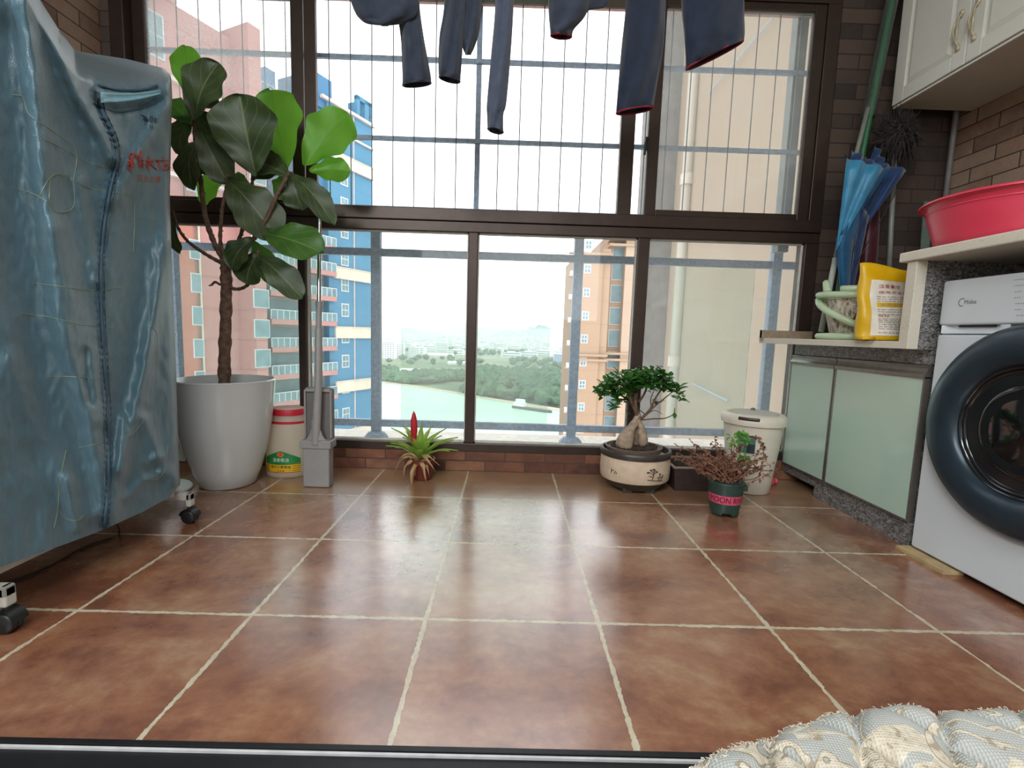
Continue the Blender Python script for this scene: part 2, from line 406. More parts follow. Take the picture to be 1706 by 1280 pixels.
# threshold track in front
b = MB(); b.box(XL, XR, 0.30, 0.681, -0.05, 0.004); b.box(XL, XR, 0.672, 0.682, 0, 0.010); b.box(XL, XR, 0.56, 0.60, 0, 0.02)
S(b.build('trim_1', pm('dark_track', srgb(34, 34, 36), 0.4, 0.4), bevel=0.001))
S(MB().box(XL, XR, 0.6665, 0.6705, 0.0, 0.009).build('trim_2', pm('bright_strip', srgb(190, 190, 190), .4), bevel=0.001))

# ------------------------------------------------------------------ windows
YG = YW+0.035   # glass plane
def wx(u, v=450): return atY(u, v, YG).x
win = thing('window_1', None, None, (0, YG, 1.16)); S(win)
fr = MB()
fr.box(-1.76, 1.405, YW-0.005, YW+0.085, 1.158, 1.212)          # transom
fr.box(-1.76, 1.405, YW, YW+0.085, 2.125, 2.20)                 # head
fr.box(-1.76, -1.70, YW, YW+0.085, 1.212, 2.125)
fr.box(1.345, 1.405, YW, YW+0.085, 1.212, 2.125)
fr.build('window_frame', M['bronze'], win, bevel=0.003)
def sash(x0, x1, y, glass, name='sash', w=0.045, lab=None, halfglass=True):
    b = MB(); z0, z1 = 1.212, 2.125
    b.box(x0, x0+w, y-0.014, y+0.014, z0, z1); b.box(x1-w, x1, y-0.014, y+0.014, z0, z1)
    b.box(x0+w, x1-w, y-0.014, y+0.014, z0, z0+0.028); b.box(x0+w, x1-w, y-0.014, y+0.014, z1-0.03, z1)
    f = b.build(name, M['bronze'], win, bevel=0.003)
    MB().box(x0+w, x1-w, y-0.003, y+0.003, z0+0.028, z1-0.03).build('pane', glass, f)
    return f
xa = wx(483, 170); xb = wx(525, 170)
sash(-1.70, wx(504, 170), YW+0.062, mat_glass('dirty_window_glass', 0.2), w=0.055)
sash(wx(1080, 180), 1.345, YW+0.022, M['glass_dusty'], w=0.052)
b = MB(); b.box(wx(508, 170), wx(527, 170), YW+0.03, YW+0.056, 1.212, 2.125)      # meeting stile, left
b.build('stile', M['bronze'], win, bevel=0.003)
b = MB(); b.box(wx(1037, 180), wx(1061, 180), YW+0.04, YW+0.075, 1.212, 2.125)
b.build('stile', M['bronze'], win, bevel=0.003)
lx = wx(1073, 245); b = MB()
b.box(lx-0.010, lx+0.010, YW-0.012, YW+0.006, 1.49, 1.545); b.tube([(lx-0.004, YW-0.02, 1.535), (lx-0.012, YW-0.035, 1.51), (lx-0.014, YW-0.03, 1.46)], 0.006, 8)
b.build('latch', M['black_plastic'], win, bevel=0.002)

w2 = thing('window_2', None, None, (0, YG, 0.1)); S(w2)
fr = MB()
fr.box(-1.76, 1.405, YW+0.005, YW+0.075, 1.112, 1.158)
fr.box(-1.76, 1.405, YW-0.003, YW+0.075, 0.095, 0.135)
fr.box(-1.76, -1.70, YW+0.005, YW+0.075, 0.135, 1.112); fr.box(1.345, 1.405, YW+0.005, YW+0.075, 0.135, 1.112)
mull = [(wx(500), wx(513)), (wx(780.5), wx(796)), (wx(1058), wx(1077))]
for a, c in mull: fr.box(a, c, YW+0.005, YW+0.07, 0.135, 1.112)
fr.build('window_frame', M['bronze'], w2, bevel=0.003)
ed = [-1.70]+[q for m in mull for q in m]+[1.345]
for i in range(4):
    x0, x1 = ed[2*i], ed[2*i+1]
    MB().box(x0, x1, YG-0.003, YG+0.003, 0.135, 1.112).build('pane', M['glass_dusty'] if i == 3 else M['glass'], w2)
    g = MB(); e = 0.006
    for q in ((x0, x0+e, 0.135, 1.112), (x1-e, x1, 0.135, 1.112), (x0, x1, 0.135, 0.135+e), (x0, x1, 1.112-e, 1.112)): g.box(q[0], q[1], YG-0.012, YG-0.003, q[2], q[3])
    g.build('sealant_bead', pm('silicone', srgb(196, 192, 180), 0.6), w2)
# outer sill
S(MB().box(-1.75, 2.1, YW+0.22, YW+0.52, -0.1, 0.075).build('trim_3', pm('outer_ledge', srgb(214, 208, 198), 0.8)))

# ------------------------------------------------------------------ security grille (outside, upper opening)
YR = 2.36
g = thing('security_grille', 'thin wire security grille fixed outside the upper window', 'grille', (0, YR, 1.16))
for v, u in ((103, 797), (236, 797), (3, 800), (352, 800)):
    z = atY(u, v, YR).z; h = 0.009 if v != 3 else 0.014
    MB().box(-1.95, 1.62, YR-0.009, YR+0.009, z-h, z+h).build('cross_bar', M['steel_blue'] if v != 3 else pm('pinkish_bar', srgb(190, 150, 145), 0.6), g)
xc = atY(796, 200, YR).x
for x in (xc,): MB().box(x-0.012, x+0.012, YR+0.005, YR+0.03, 1.18, 2.3).build('post', M['steel_blue'], g)
x = atY(1326, 180, YR).x; MB().box(x-0.026, x+0.026, YR, YR+0.05, 1.10, 2.3).build('post', pm('grey_green_post', srgb(120, 128, 124), 0.5), g)
MB().box(-1.97, -1.93, YR, YR+0.05, 1.10, 2.3).build('post', M['steel_blue'], g)
for k in range(-18, 17):
    x = xc+k*0.0995
    if k == 0 or x < -1.92 or x > 1.58: continue
    MB().tube([(x, YR-0.01, 1.17), (x, YR-0.01, 2.3)], 0.0027, 6).build('wire', M['wire'], g)

# ------------------------------------------------------------------ balcony railing outside the lower window
YB = 2.52
rl = thing('balcony_railing', 'blue-grey steel balcony railing outside the lower window panes', 'railing', (0, YB, 0.075))
for u0, v0 in ((627, 560), (958, 560), (1282, 560), (293, 560)):
    x = atY(u0, v0, YB).x
    p = MB(); p.box(x-0.024, x+0.024, YB-0.02, YB+0.02, 0.075, 1.20); p.build('post', M['steel_blue'], rl, bevel=0.002)
    MB().lathe([(0.062, 0.075), (0.062, 0.085), (0.045, 0.105), (0.03, 0.112)], (x, YB, 0), 20).build('flange', M['steel_blue'], rl, smooth=True, autos=40)
za = atY(790, 426, YB).z; zb = atY(790, 709, YB).z; zc = atY(790, 374, YB).z
for z, h in ((za, 0.019), (zb, 0.019), (zc, 0.02)):
    MB().box(-2.1, 1.62, YB-0.014, YB+0.014, z-h, z+h).build('rail', M['steel_blue'], rl, bevel=0.002)
gl = [(-2.05, -1.0), (atY(668, 560, YB).x, atY(917, 560, YB).x), (atY(1120, 560, YB).x, atY(1252, 560, YB).x)]
for x0, x1 in gl:
    MB().box(x0, x1, YB+0.016, YB+0.022, zb, za-0.02).build('glass_panel', mat_glass('railing_glass', 0.08, (0.90, 0.96, 0.93, 1)) if 'rg' not in M else M['rg'], rl)
# ------------------------------------------------------------------ outside world
GZ = -60.0
def mat_ground():
    t = NT('river_plain'); P = t.pos(); sep = t.new('ShaderNodeSeparateXYZ'); t.L(P, sep.inputs[0])
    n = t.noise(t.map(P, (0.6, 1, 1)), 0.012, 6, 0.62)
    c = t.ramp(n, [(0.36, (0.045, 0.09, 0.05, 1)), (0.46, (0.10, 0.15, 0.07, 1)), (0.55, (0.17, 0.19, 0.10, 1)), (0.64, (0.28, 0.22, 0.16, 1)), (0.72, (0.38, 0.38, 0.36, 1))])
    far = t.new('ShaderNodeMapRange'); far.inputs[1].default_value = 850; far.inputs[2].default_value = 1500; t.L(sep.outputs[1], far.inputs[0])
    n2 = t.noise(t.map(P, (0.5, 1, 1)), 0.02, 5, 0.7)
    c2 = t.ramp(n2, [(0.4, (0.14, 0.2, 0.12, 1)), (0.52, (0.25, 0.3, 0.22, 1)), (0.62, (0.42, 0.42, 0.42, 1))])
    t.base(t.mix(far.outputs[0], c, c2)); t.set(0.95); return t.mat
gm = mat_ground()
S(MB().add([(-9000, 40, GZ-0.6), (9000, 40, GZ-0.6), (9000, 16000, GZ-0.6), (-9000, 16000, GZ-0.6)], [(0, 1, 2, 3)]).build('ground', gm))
# river: bent band; far bank follows the photograph's shoreline
far = [(-1500, 1000), (-600, 720), (-300, 600), (-142.0, 533.0), (-82.0, 485.0), (-38.0, 443.0), (-5.0, 411.0), (33.0, 379.0), (45.0, 369.0), (110, 330), (200, 260), (420, 100)]
vs = []; 
for x, y in far: vs.append((x, y, GZ))
nr = [(-1500, 500), (-600, 330), (-300, 220), (-150, 130), (-100, 110), (-60, 100), (-25, 90), (10, 80), (49, 70), (110, 60), (200, 45), (420, 41)]
for x, y in nr: vs.append((x, y, GZ))
n = len(far)
t = NT('river_water'); t.base(srgb(160, 190, 170)); t.set(0.5, spec=0.1); t.bump(t.noise(t.pos(), 0.4, 3), 0.15, 0.3); M['water'] = t.mat
S(MB().add(vs, [(i, i+1, n+i+1, n+i) for i in range(n-1)]).build('river', M['water']))
# sandy bank strip
vs = [];
for x, y in far: vs += [(x, y-1.5, GZ+0.15), (x, y+5, GZ+1.0)]
S(MB().add(vs, [(2*i, 2*i+2, 2*i+3, 2*i+1) for i in range(n-1)]).build('river_bank', pm('bank_sand', (0.42, 0.36, 0.26, 1), 0.9)))
# woods along the far bank: uncountable tree crowns
def bank_y(x): return interp(far, x)
rnd = random.Random(3)
ico = []; bm = bmesh.new(); bmesh.ops.create_icosphere(bm, subdivisions=1, radius=1); ico = ([v.co.copy() for v in bm.verts], [[v.index for v in f.verts] for f in bm.faces]); bm.free()
b = MB()
def crown(x, y, r, h):
    j = [Vector((v.x*r*rnd.uniform(0.8, 1.2)+x, v.y*r*rnd.uniform(0.8, 1.2)+y, GZ+h*0.5+v.z*h*0.5*rnd.uniform(0.85, 1.15))) for v in ico[0]]
    b.add(j, ico[1])
for k in range(2700):
    x = rnd.uniform(-260, 150); by = bank_y(x)
    if x > -40: d = rnd.random()**0.9*260
    else: d = rnd.random()**1.4*150
    nz = noise.noise(Vector((x*0.014, (by+d)*0.011, 1.7)))
    if nz < (-0.5 if x > -40 else -0.12): continue
    r = rnd.uniform(3.2, 7.5); crown(x, by+8+d, r, rnd.uniform(8, 15)*(0.75 if x < -60 else 1))
for k in range(500):
    x = rnd.uniform(-400, 420); y = rnd.uniform(620, 1500)
    if noise.noise(Vector((x*0.006, y*0.004, 5))) < 0.12: continue
    crown(x, y, rnd.uniform(5, 11), rnd.uniform(8, 14))
tm = pm('distant_foliage', (0.05, 0.11, 0.055, 1), 0.9, 0, 0.35, 0.15)
tag(b.build('riverside_woods', tm), 'dark green woods along the far river bank', 'trees', kind='stuff')
# dirt track and pale greenhouse roofs
for (px, py, w, d, hgt, colr) in ((770, 517, 0, 0, 0, 0),): pass
b = MB(); pts = []
for u, v in ((640, 632), (700, 622), (745, 614), (790, 618), (850, 628), (900, 640)):
    p = atZ(u, v, GZ); pts.append(p)
for i, p in enumerate(pts): b.add([(p.x, p.y-4, GZ+0.5), (p.x, p.y+5, GZ+0.5)], [])
b.f = [[2*i, 2*i+2, 2*i+3, 2*i+1] for i in range(len(pts)-1)]; b.m = [0]*len(b.f)
S(b.build('dirt_track', pm('dirt', (0.45, 0.36, 0.28, 1), 0.95)))
# distant town
def town_building(w, d, h, floors):
    t0 = thing('town_building', None, 'building', (0, 0, GZ), 'small white buildings of the town beyond the river')
    m = MB(); m.box(-w/2, w/2, -d/2, d/2, GZ, GZ+h); m.box(-w/5, w/5, -d/5, d/5, GZ+h, GZ+h+3)
    m.build('walls', M['town'], t0)
    m = MB()
    for k in range(floors):
        z = GZ+h*(k+0.45)/floors; m.box(-w/2*0.9, w/2*0.9, -d/2-0.2, -d/2, z, z+h/floors*0.4)
    m.build('window_bands', M['town_win'], t0)
    return t0
M['town'] = pm('town_wall', (0.80, 0.80, 0.80, 1), 0.8, 0, 0.05, 0.05); M['town_win'] = pm('town_windows', (0.16, 0.22, 0.28, 1), 0.3)
protos = [town_building(20, 14, 15, 3), town_building(34, 18, 24, 5), town_building(48, 16, 12, 2), town_building(20, 18, 40, 9)]
TL = 'pale low-rise building in the hazy town beyond the river'
def clone(o, loc, rz=0, label=None):
    c = o.copy(); COL.objects.link(c); c.location = loc; c.rotation_euler = (0, 0, rz)
    if label: c['label'] = label
    for ch in o.children:
        q = ch.copy(); COL.objects.link(q); q.parent = c
    return c
for p in protos: p['label'] = TL
taken = []; kk = 0
for k in range(420):
    y = 1150+rnd.random()**1.6*3300; ang = rnd.uniform(-0.29, 0.16); x = y*ang
    if y < 1500 and rnd.random() < 0.55: continue
    if any((x-a_)**2+(y-b_)**2 < 62**2 for a_, b_ in taken): continue
    taken.append((x, y))
    i = rnd.choice([0, 0, 0, 1, 1, 2, 2, 3] if y > 1900 else [0, 0, 1, 2])
    if kk < 4: o = protos[kk]; kk += 1; o.location = (x, y, GZ); o.rotation_euler = (0, 0, rnd.uniform(-0.5, 0.5))
    else: clone(protos[i], (x, y, GZ), rnd.uniform(-0.5, 0.5), TL)
def block(name, label, u, v, w, d, h, floors, mat=None):
    p = atZ(u, v, GZ); t0 = thing(name, label, 'building', (p.x, p.y, GZ)); m = MB(); m.box(p.x-w/2, p.x+w/2, p.y-d/2, p.y+d/2, GZ, GZ+h)
    m.build('walls', mat or M['town'], t0); m = MB()
    for k in range(floors):
        for j in range(5):
            x0 = p.x-w/2+w*(j+0.2)/5; z = GZ+h*(k+0.3)/floors; m.box(x0, x0+w*0.6/5, p.y-d/2-0.3, p.y-d/2, z, z+h/floors*0.45)
    m.build('windows', M['town_win'], t0); return t0
block('apartment_slab', 'leftmost pale apartment slab far across the river', 648, 598, 26, 14, 34, 9)
block('apartment_slab', 'pale apartment slab across the river, second from the blue tower', 664, 597, 24, 14, 30, 8)
block('apartment_slab', 'low pale apartment slab across the river, right of the other slabs', 690, 596, 22, 14, 22, 6)
block('apartment_slab', 'grey-blue block across the river beside the peach tower', 932, 612, 22, 16, 24, 8, pm('blue_block', (0.3, 0.38, 0.5, 1), 0.7))
block('chimney_tower', 'left of two tall white towers on the far horizon', 862, 570, 14, 14, 90, 3)
block('chimney_tower', 'right of two tall white towers on the far horizon', 872, 570, 14, 14, 90, 3)
for (u, v, w, d, lb) in ((735, 593, 60, 20, 'long white shed in the fields across the river'), (765, 608, 40, 16, 'small white shed beside the dirt track'), (690, 622, 36, 16, 'white shed roof near the left river bank'), (850, 623, 14, 12, 'small white hut among the riverside trees')):
    p = atZ(u, v, GZ); tag(MB().prism([(-d/2+p.y, 0), (d/2+p.y, 0), (d/2+p.y, 4), (p.y, 6.5), (-d/2+p.y, 4)], p.x-w/2, p.x+w/2, lambda a, c, z: (z, a, GZ+c)).build('shed', pm('shed_white', (0.7, 0.7, 0.68, 1), 0.6)), lb, 'shed')
# barge on the river
p = atZ(885, 683.5, GZ)
bo = thing('river_barge', 'low dark barge with a white cabin moored on the river', 'boat', (p.x, p.y, GZ))
c_, s_ = math.cos(-0.62), math.sin(-0.62)
fb = lambda x, y, z: (p.x+x*c_-y*s_, p.y+x*s_+y*c_, z)
MB().prism([(-17, -2.5), (15, -2.5), (19, 0), (15, 2.5), (-17, 2.5)], GZ+0.02, GZ+2.0, fb).build('hull', pm('hull', (0.10, 0.08, 0.08, 1), 0.6), bo)
m = MB(); m.prism([(-16, -2), (-6, -2), (-6, 2), (-16, 2)], GZ+2, GZ+5, fb); m.prism([(-14, -1.8), (-7, -1.8), (-7, 1.8), (-14, 1.8)], GZ+5, GZ+7.5, fb); m.build('cabin', pm('cabin_white', (0.75, 0.75, 0.75, 1), 0.5), bo)
# hills
def hills(name, x0, x1, y, zmax, seed, mat, n=60):
    r = random.Random(seed); m = MB()
    prof = []
    for i in range(n+1):
        t = i/n; x = lerp(x0, x1, t); h = zmax*max(0, math.sin(math.pi*t))**0.7*(0.65+0.5*noise.noise(Vector((t*5, seed, 0)))+0.12*noise.noise(Vector((t*22, seed, 1)))); prof.append((x, h))
    vs = [];
    for x, h in prof: vs += [(x, y-500, GZ-0.5), (x, y, GZ+h), (x, y+700, GZ-0.5)]
    fs = []
    for i in range(n): fs += [(3*i, 3*i+3, 3*i+4, 3*i+1), (3*i+1, 3*i+4, 3*i+5, 3*i+2)]
    S(m.add(vs, fs).build(name, mat, smooth=True))
hm = pm('hill_forest', (0.08, 0.14, 0.17, 1), 0.95, 0, 0.2, 0.002)
hills('distant_hills', -250, 1100, 6200, 215, 4, hm)
hills('distant_hills', -2600, -1150, 6600, 190, 8, hm)
hills('distant_hills', -2200, 2800, 8800, 170, 2, hm)

# --- facade frame: local axes s (along) and n (outward towards us), z
class Fac:
    def __init__(s, o, ang): s.o = Vector(o); s.d = Vector((math.sin(ang), math.cos(ang), 0)); s.n = Vector((math.cos(ang), -math.sin(ang), 0))
    def P(s, a, z, out=0): return Vector((s.o.x, s.o.y, 0))+s.d*a+s.n*out+Vector((0, 0, z))
    def a_at(s, u, out=0, v=560):     # distance along for an image column
        r = ray(u, v); o = s.o+s.n*out-CAMP
        det = s.d.x*(-r.y)-(-r.x)*s.d.y
        return ((-o.x)*(-r.y)-(-r.x)*(-o.y))/det
    def box(s, mb, a0, a1, o0, o1, z0, z1):
        vs = [s.P(a, z, o) for z in (z0, z1) for a, o in ((a0, o0), (a1, o0), (a1, o1), (a0, o1))]
        mb.add(vs, [(0,3,2,1),(4,5,6,7),(0,1,5,4),(1,2,6,5),(2,3,7,6),(3,0,4,7)])
def yz(u, v, fac, a, out=0):   # height at image row v for a point on the facade
    p = fac.P(a, 0, out); lo, hi = -200.0, 200.0
    for _ in range(50):
        mid = (lo+hi)/2; q = Vector((p.x, p.y, mid))-CAMP
        yy = 640-F*q.dot(CU)/q.dot(_fwd)
        if yy > v: lo = mid
        else: hi = mid
    return mid
AN = R(25)
def mat_facade(name, col, line=None, h=3.0, wth=6.0):
    t = NT(name); P = t.pos(); sep = t.new('ShaderNodeSeparateXYZ'); t.L(P, sep.inputs[0])
    n = t.noise(P, 0.35, 4)
    c = t.ramp(n, [(0.3, tuple(x*0.93 for x in col[:3])+(1,)), (0.7, col)])
    if line:
        fz = t.math('FRACT', t.math('DIVIDE', t.math('ADD', sep.outputs[2], 100), h)); lz = t.math('LESS_THAN', fz, 0.045)
        c = t.mix(t.math('MULTIPLY', lz, 0.6), c, line)
    t.base(c); t.set(0.85); return t.mat
M['pink'] = mat_facade('pink_render', (0.40, 0.20, 0.18, 1), (0.24, 0.10, 0.09, 1))
M['orange'] = mat_facade('salmon_render', (0.36, 0.14, 0.10, 1), (0.3, 0.12, 0.09, 1))
M['pale'] = pm('pale_trim', (0.50, 0.42, 0.38, 1), 0.8, 0, 0.05, 1)
M['fblue'] = mat_facade('blue_render', (0.075, 0.20, 0.30, 1), (0.06, 0.15, 0.26, 1), 2.0)
M['fblue_d'] = mat_facade('deep_blue_render', (0.06, 0.16, 0.28, 1))
M['fcream'] = pm('cream_band', (0.52, 0.49, 0.38, 1), 0.8, 0, 0.04, 1)
M['peach'] = mat_facade('peach_render', (0.36, 0.235, 0.155, 1), (0.3, 0.19, 0.12, 1), 3.0)
M['peach_d'] = mat_facade('tan_render', (0.36, 0.24, 0.16, 1), (0.26, 0.17, 0.11, 1), 3.0)
M['beige'] = mat_facade('beige_render', (0.31, 0.24, 0.175, 1))
M['fwin'] = pm('facade_window_glass', (0.14, 0.22, 0.24, 1), 0.3, 0, 0.1, 1, spec=0.4)
M['fframe'] = pm('facade_window_frame', (0.5, 0.52, 0.52, 1), 0.5)
def window_part(parent, fac, a, z, w, h, cross=True):
    m = MB(); fac.box(m, a-w/2-0.08, a+w/2+0.08, 0.0, 0.07, z-0.08, z+h+0.08); f = m.build('window', M['fframe'], parent)
    m = MB()
    if cross:
        for i in range(2):
            for k in range(2):
                a0 = a-w/2+i*w/2; z0 = z+k*h/2; fac.box(m, a0+0.05, a0+w/2-0.05, 0.07, 0.10, z0+0.05, z0+h/2-0.05)
    else: fac.box(m, a-w/2, a+w/2, 0.07, 0.1, z, z+h)
    m.build('pane', M['fwin'], f); return f

# pink tower at the left
p0 = atY(330, 540, 45.0); f = Fac((p0.x, p0.y, 0), AN)
pk = thing('apartment_tower', 'pink apartment tower with small windows at far left of the view', 'building', (f.P(0, GZ).x, f.P(0, GZ).y, GZ))
aL = f.a_at(150); aT0 = f.a_at(383, 0, 60)
def pxu(p): q = Vector(p)-CAMP; return 853+F*q.dot(CR)/q.dot(_fwd)
oT = 0.5
while oT < 12 and pxu(f.P(aT0, 30, oT)) < 411: oT += 0.1
aT1 = aT0+.5
while aT1 < aT0+30 and pxu(f.P(aT1, 30, oT)) < 431: aT1 += 0.1
aW = f.a_at(547)
zr = yz(383, 64, f, aT0); zt = yz(412, 36, f, aT0, oT); 
m = MB(); f.box(m, aL, aT0, -16, 0, GZ, zr); m.build('walls', M['pink'], pk)
a_low = f.a_at(291, 0, 10); 
m = MB(); f.box(m, aL-4, a_low, -16, 0.1, zr, zr+9); m.build('roof_storey', M['pink'], pk)
m = MB(); f.box(m, aT0, aT1, -9, oT, GZ, zt); m.build('stair_tower', M['pink'], pk)
m = MB()
for z in (zr-6.5, zr-14.5): f.box(m, aL, aT0, 0, 0.5, z, z+0.35); f.box(m, aT0, aT1+.3, oT, oT+0.4, z, z+0.35)
m.build('cornice', M['pale'], pk)
m = MB(); f.box(m, aL, f.a_at(322), 0.0, 0.6, GZ, zr-16); m.build('side_pier', M['orange'], pk)
m = MB(); f.box(m, f.a_at(334), f.a_at(337), 0.0, 0.25, GZ, 13); m.build('drain_pipe', M['fcream'], pk)
fT = Fac(f.P(0, 0, oT), AN); zw = yz(421, 512, f, (aT0+aT1)/2, oT)
for k in range(-6, 5):
    window_part(pk, fT, (aT0+aT1)/2, zw+3*k, 1.6, 1.7, False)
zw = yz(330, 575, f, f.a_at(330, 0.6), 0.6)
ff = Fac(f.P(0, 0, 0.6), AN)
for k in range(-4, 6): window_part(pk, ff, ff.a_at(330), zw+3*k-1.1, 0.8, 1.6, False)
for k in range(0, 3): window_part(pk, f, f.a_at(262), zr-5-k*8, 3.2, 3.4, True)
# balcony wing
aB = f.a_at(437); zwing = yz(500, 352, f, f.a_at(500))
m = MB(); f.box(m, aT0, aW, -9, 0, GZ, zwing); m.build('balcony_wing', mat_facade('wing_render', (0.34, 0.26, 0.24, 1)), pk)
zf = yz(450, 540, f, f.a_at(450))
for k in range(-7, 6):
    z = zf+3.0*k
    if z > zwing-1: break
    m = MB(); f.box(m, aB, aW, 0.0, 1.5, z, z+0.55); sl = m.build('balcony', M['pink'] if k % 1 == 0 else M['pale'], pk)
    m = MB(); f.box(m, aB, aW, 1.40, 1.44, z+0.55, z+1.5); m.build('balustrade', M['fwin'], sl)
    m = MB()
    nb = 12
    for i in range(nb+1): a = lerp(aB, aW, i/nb); f.box(m, a-0.04, a+0.04, 1.36, 1.46, z+0.55, z+1.55)
    f.box(m, aB, aW, 1.38, 1.46, z+1.5, z+1.58); m.build('handrail', M['fframe'], sl)
    m = MB(); f.box(m, aB+0.5, aW-0.4, 0.02, 0.06, z+0.55, z+2.7); m.build('sliding_door', M['fwin'], sl)

# blue tower
p0 = atY(583, 540, 61.6); f = Fac((p0.x, p0.y, 0), AN)
bl = thing('apartment_tower', 'bright blue apartment tower with cream bands beside the pink one', 'building', (f.P(0, GZ).x, f.P(0, GZ).y, GZ))
a0 = f.a_at(549); a1 = f.a_at(621); aP = f.a_at(560)
zr = yz(620, 212, f, a1)
m = MB(); f.box(m, a0, a1, -12, 0, GZ, zr); m.build('walls', M['fblue'], bl)
m = MB(); f.box(m, f.a_at(530), a0, -12, -0.6, zwing+1.0, yz(540, 170, f, a0)); m.build('left_wing', M['fblue_d'], bl)
m = MB(); f.box(m, f.a_at(531), aP, -6, -0.3, zr-1, yz(560, 140, f, aP)+0.3); m.build('parapet_tower', M['fblue_d'], bl)
m = MB(); f.box(m, a0-1, a1+0.2, -0.05, 0.35, zr-0.1, zr+0.25); f.box(m, a0-1, a1+0.1, 0, 0.25, zr-3.0, zr-2.75); m.build('roof_trim', M['pale'], bl)
# open roof frame
m = MB(); af = f.a_at(600)
for a in (af, a1-0.3): f.box(m, a-0.25, a+0.25, -0.6, -0.1, zr, zr+2.8)
f.box(m, af-0.25, a1, -0.6, -0.1, zr+2.4, zr+2.9); f.box(m, a1-1.3, a1, -3, -0.1, zr, zr+2.9); m.build('roof_frame', M['fblue'], bl)
for v in (278, 364, 457, 551, 637, 716): 
    z = yz(600, v, f, f.a_at(600)); 
    m = MB(); f.box(m, a0+0.8, a1+0.02, 0, 0.25, z-0.9, z+0.35); bb = m.build('cream_band', M['fcream'], bl)
    m = MB(); f.box(m, a0+0.8, a1+0.05, 0.0, 0.32, z-1.02, z-0.9); f.box(m, a0+0.8, a1+0.05, 0, 0.32, z+0.35, z+0.47); m.build('band_edge', M['pale'], bb)
for v in (298, 341, 386, 432, 475, 517, 561, 602, 645, 690): window_part(bl, f, f.a_at(575), yz(575, v, f, f.a_at(575))-.75, 1.1, 1.5)
m = MB(); f.box(m, f.a_at(590)-0.05, f.a_at(590)+0.05, 0, 0.15, GZ, zr); m.build('rain_pipe', M['pale'], bl)
# second blue block seen over the pink wing
p0 = atY(450, 540, 95.0); f = Fac((p0.x, p0.y, 0), AN)
b2 = thing('apartment_tower', 'second blue block behind, its roof rising above the fig leaves', 'building', (f.P(0, GZ).x, f.P(0, GZ).y, GZ))
z1 = yz(430, 133, f, f.a_at(430)); m = MB(); f.box(m, f.a_at(405), f.a_at(520), -9, 0, GZ, z1); m.build('walls', M['fblue'], b2)
m = MB(); f.box(m, f.a_at(455), f.a_at(471), -4, -0.5, z1, yz(465, 116, f, f.a_at(465))); m.build('roof_box', M['fblue_d'], b2)
m = MB(); f.box(m, f.a_at(438), f.a_at(495), -0.4, -0.3, z1+0.9, z1+1.05)
for i in range(7): a = lerp(f.a_at(438), f.a_at(495), i/6); f.box(m, a-0.05, a+0.05, -0.4, -0.3, z1, z1+1)
m.build('roof_railing', M['pale'], b2)

# peach tower
YP = 62.0
X_ = lambda u, v=560, y=YP: atY(u, v, y).x
Z_ = lambda v, u=980, y=YP: atY(u, v, y).z
pt = thing('apartment_tower', 'peach apartment tower with small windows beside the river', 'building', (X_(1000), YP, GZ))
zr = Z_(420)
m = MB(); m.box(X_(958), X_(999), YP, YP+14, GZ, zr); m.build('walls', M['peach'], pt)
m = MB(); m.box(X_(999), X_(1012), YP+0.4, YP+14, GZ, Z_(414, 1005)); m.build('side_walls', M['peach_d'], pt)
m = MB(); m.box(X_(1012), X_(1110), YP+3, YP+16, GZ, Z_(392, 1040, YP+3)); m.build('rear_walls', M['peach'], pt)
m = MB(); m.box(X_(1040), X_(1110), YP+1.6, YP+3, GZ, Z_(380, 1060, YP+1.6)); m.build('stair_walls', mat_facade('light_peach', (0.42, 0.30, 0.22, 1), (0.30, 0.25, 0.17, 1)), pt)
m = MB()
for v in (423, 432, 592, 600): m.box(X_(956), X_(1013), YP-0.35, YP+0.2, Z_(v)-0.15, Z_(v)+0.15)
for v in (400, 410, 590, 600): m.box(X_(1012), X_(1110), YP+1.3, YP+3, Z_(v, 1050, YP+2)-0.15, Z_(v, 1050, YP+2)+0.15)
m.build('cornice', M['peach_d'], pt)
class FF:   # frontal facade
    def __init__(s, x0, y): s.x0 = x0; s.y = y
    def box(s, mb, a0, a1, o0, o1, z0, z1): mb.box(a0, a1, s.y-o1, s.y-o0, z0, z1)
fp = FF(0, YP)
zz = Z_(494)
for k in range(-8, 3): window_part(pt, fp, X_(973.5), zz+3*k, 0.75, 1.0)
fp2 = FF(0, YP+3)
for k in range(-8, 3): window_part(pt, fp2, X_(1024, 560, YP+3), zz+3*k-0.4, 1.6, 2.2, False)
# air-conditioner ledges on the river side of the tower
xs = X_(958)
for k in range(-8, 4):
    z = zz+3*k
    m = MB(); m.box(xs-1.1, xs, YP+0.3, YP+1.5, z-0.5, z-0.35); lg = m.build('ledge', M['peach_d'], pt)
    m = MB(); m.box(xs-0.9, xs-0.2, YP+0.4, YP+1.1, z-0.35, z+0.25); ac = m.build('air_conditioner', M['white_plastic'], lg)
m = MB(); m.box(xs-0.25, xs, YP+1.5, YP+2.2, GZ, zr-2); m.build('corner_pier', M['peach_d'], pt)

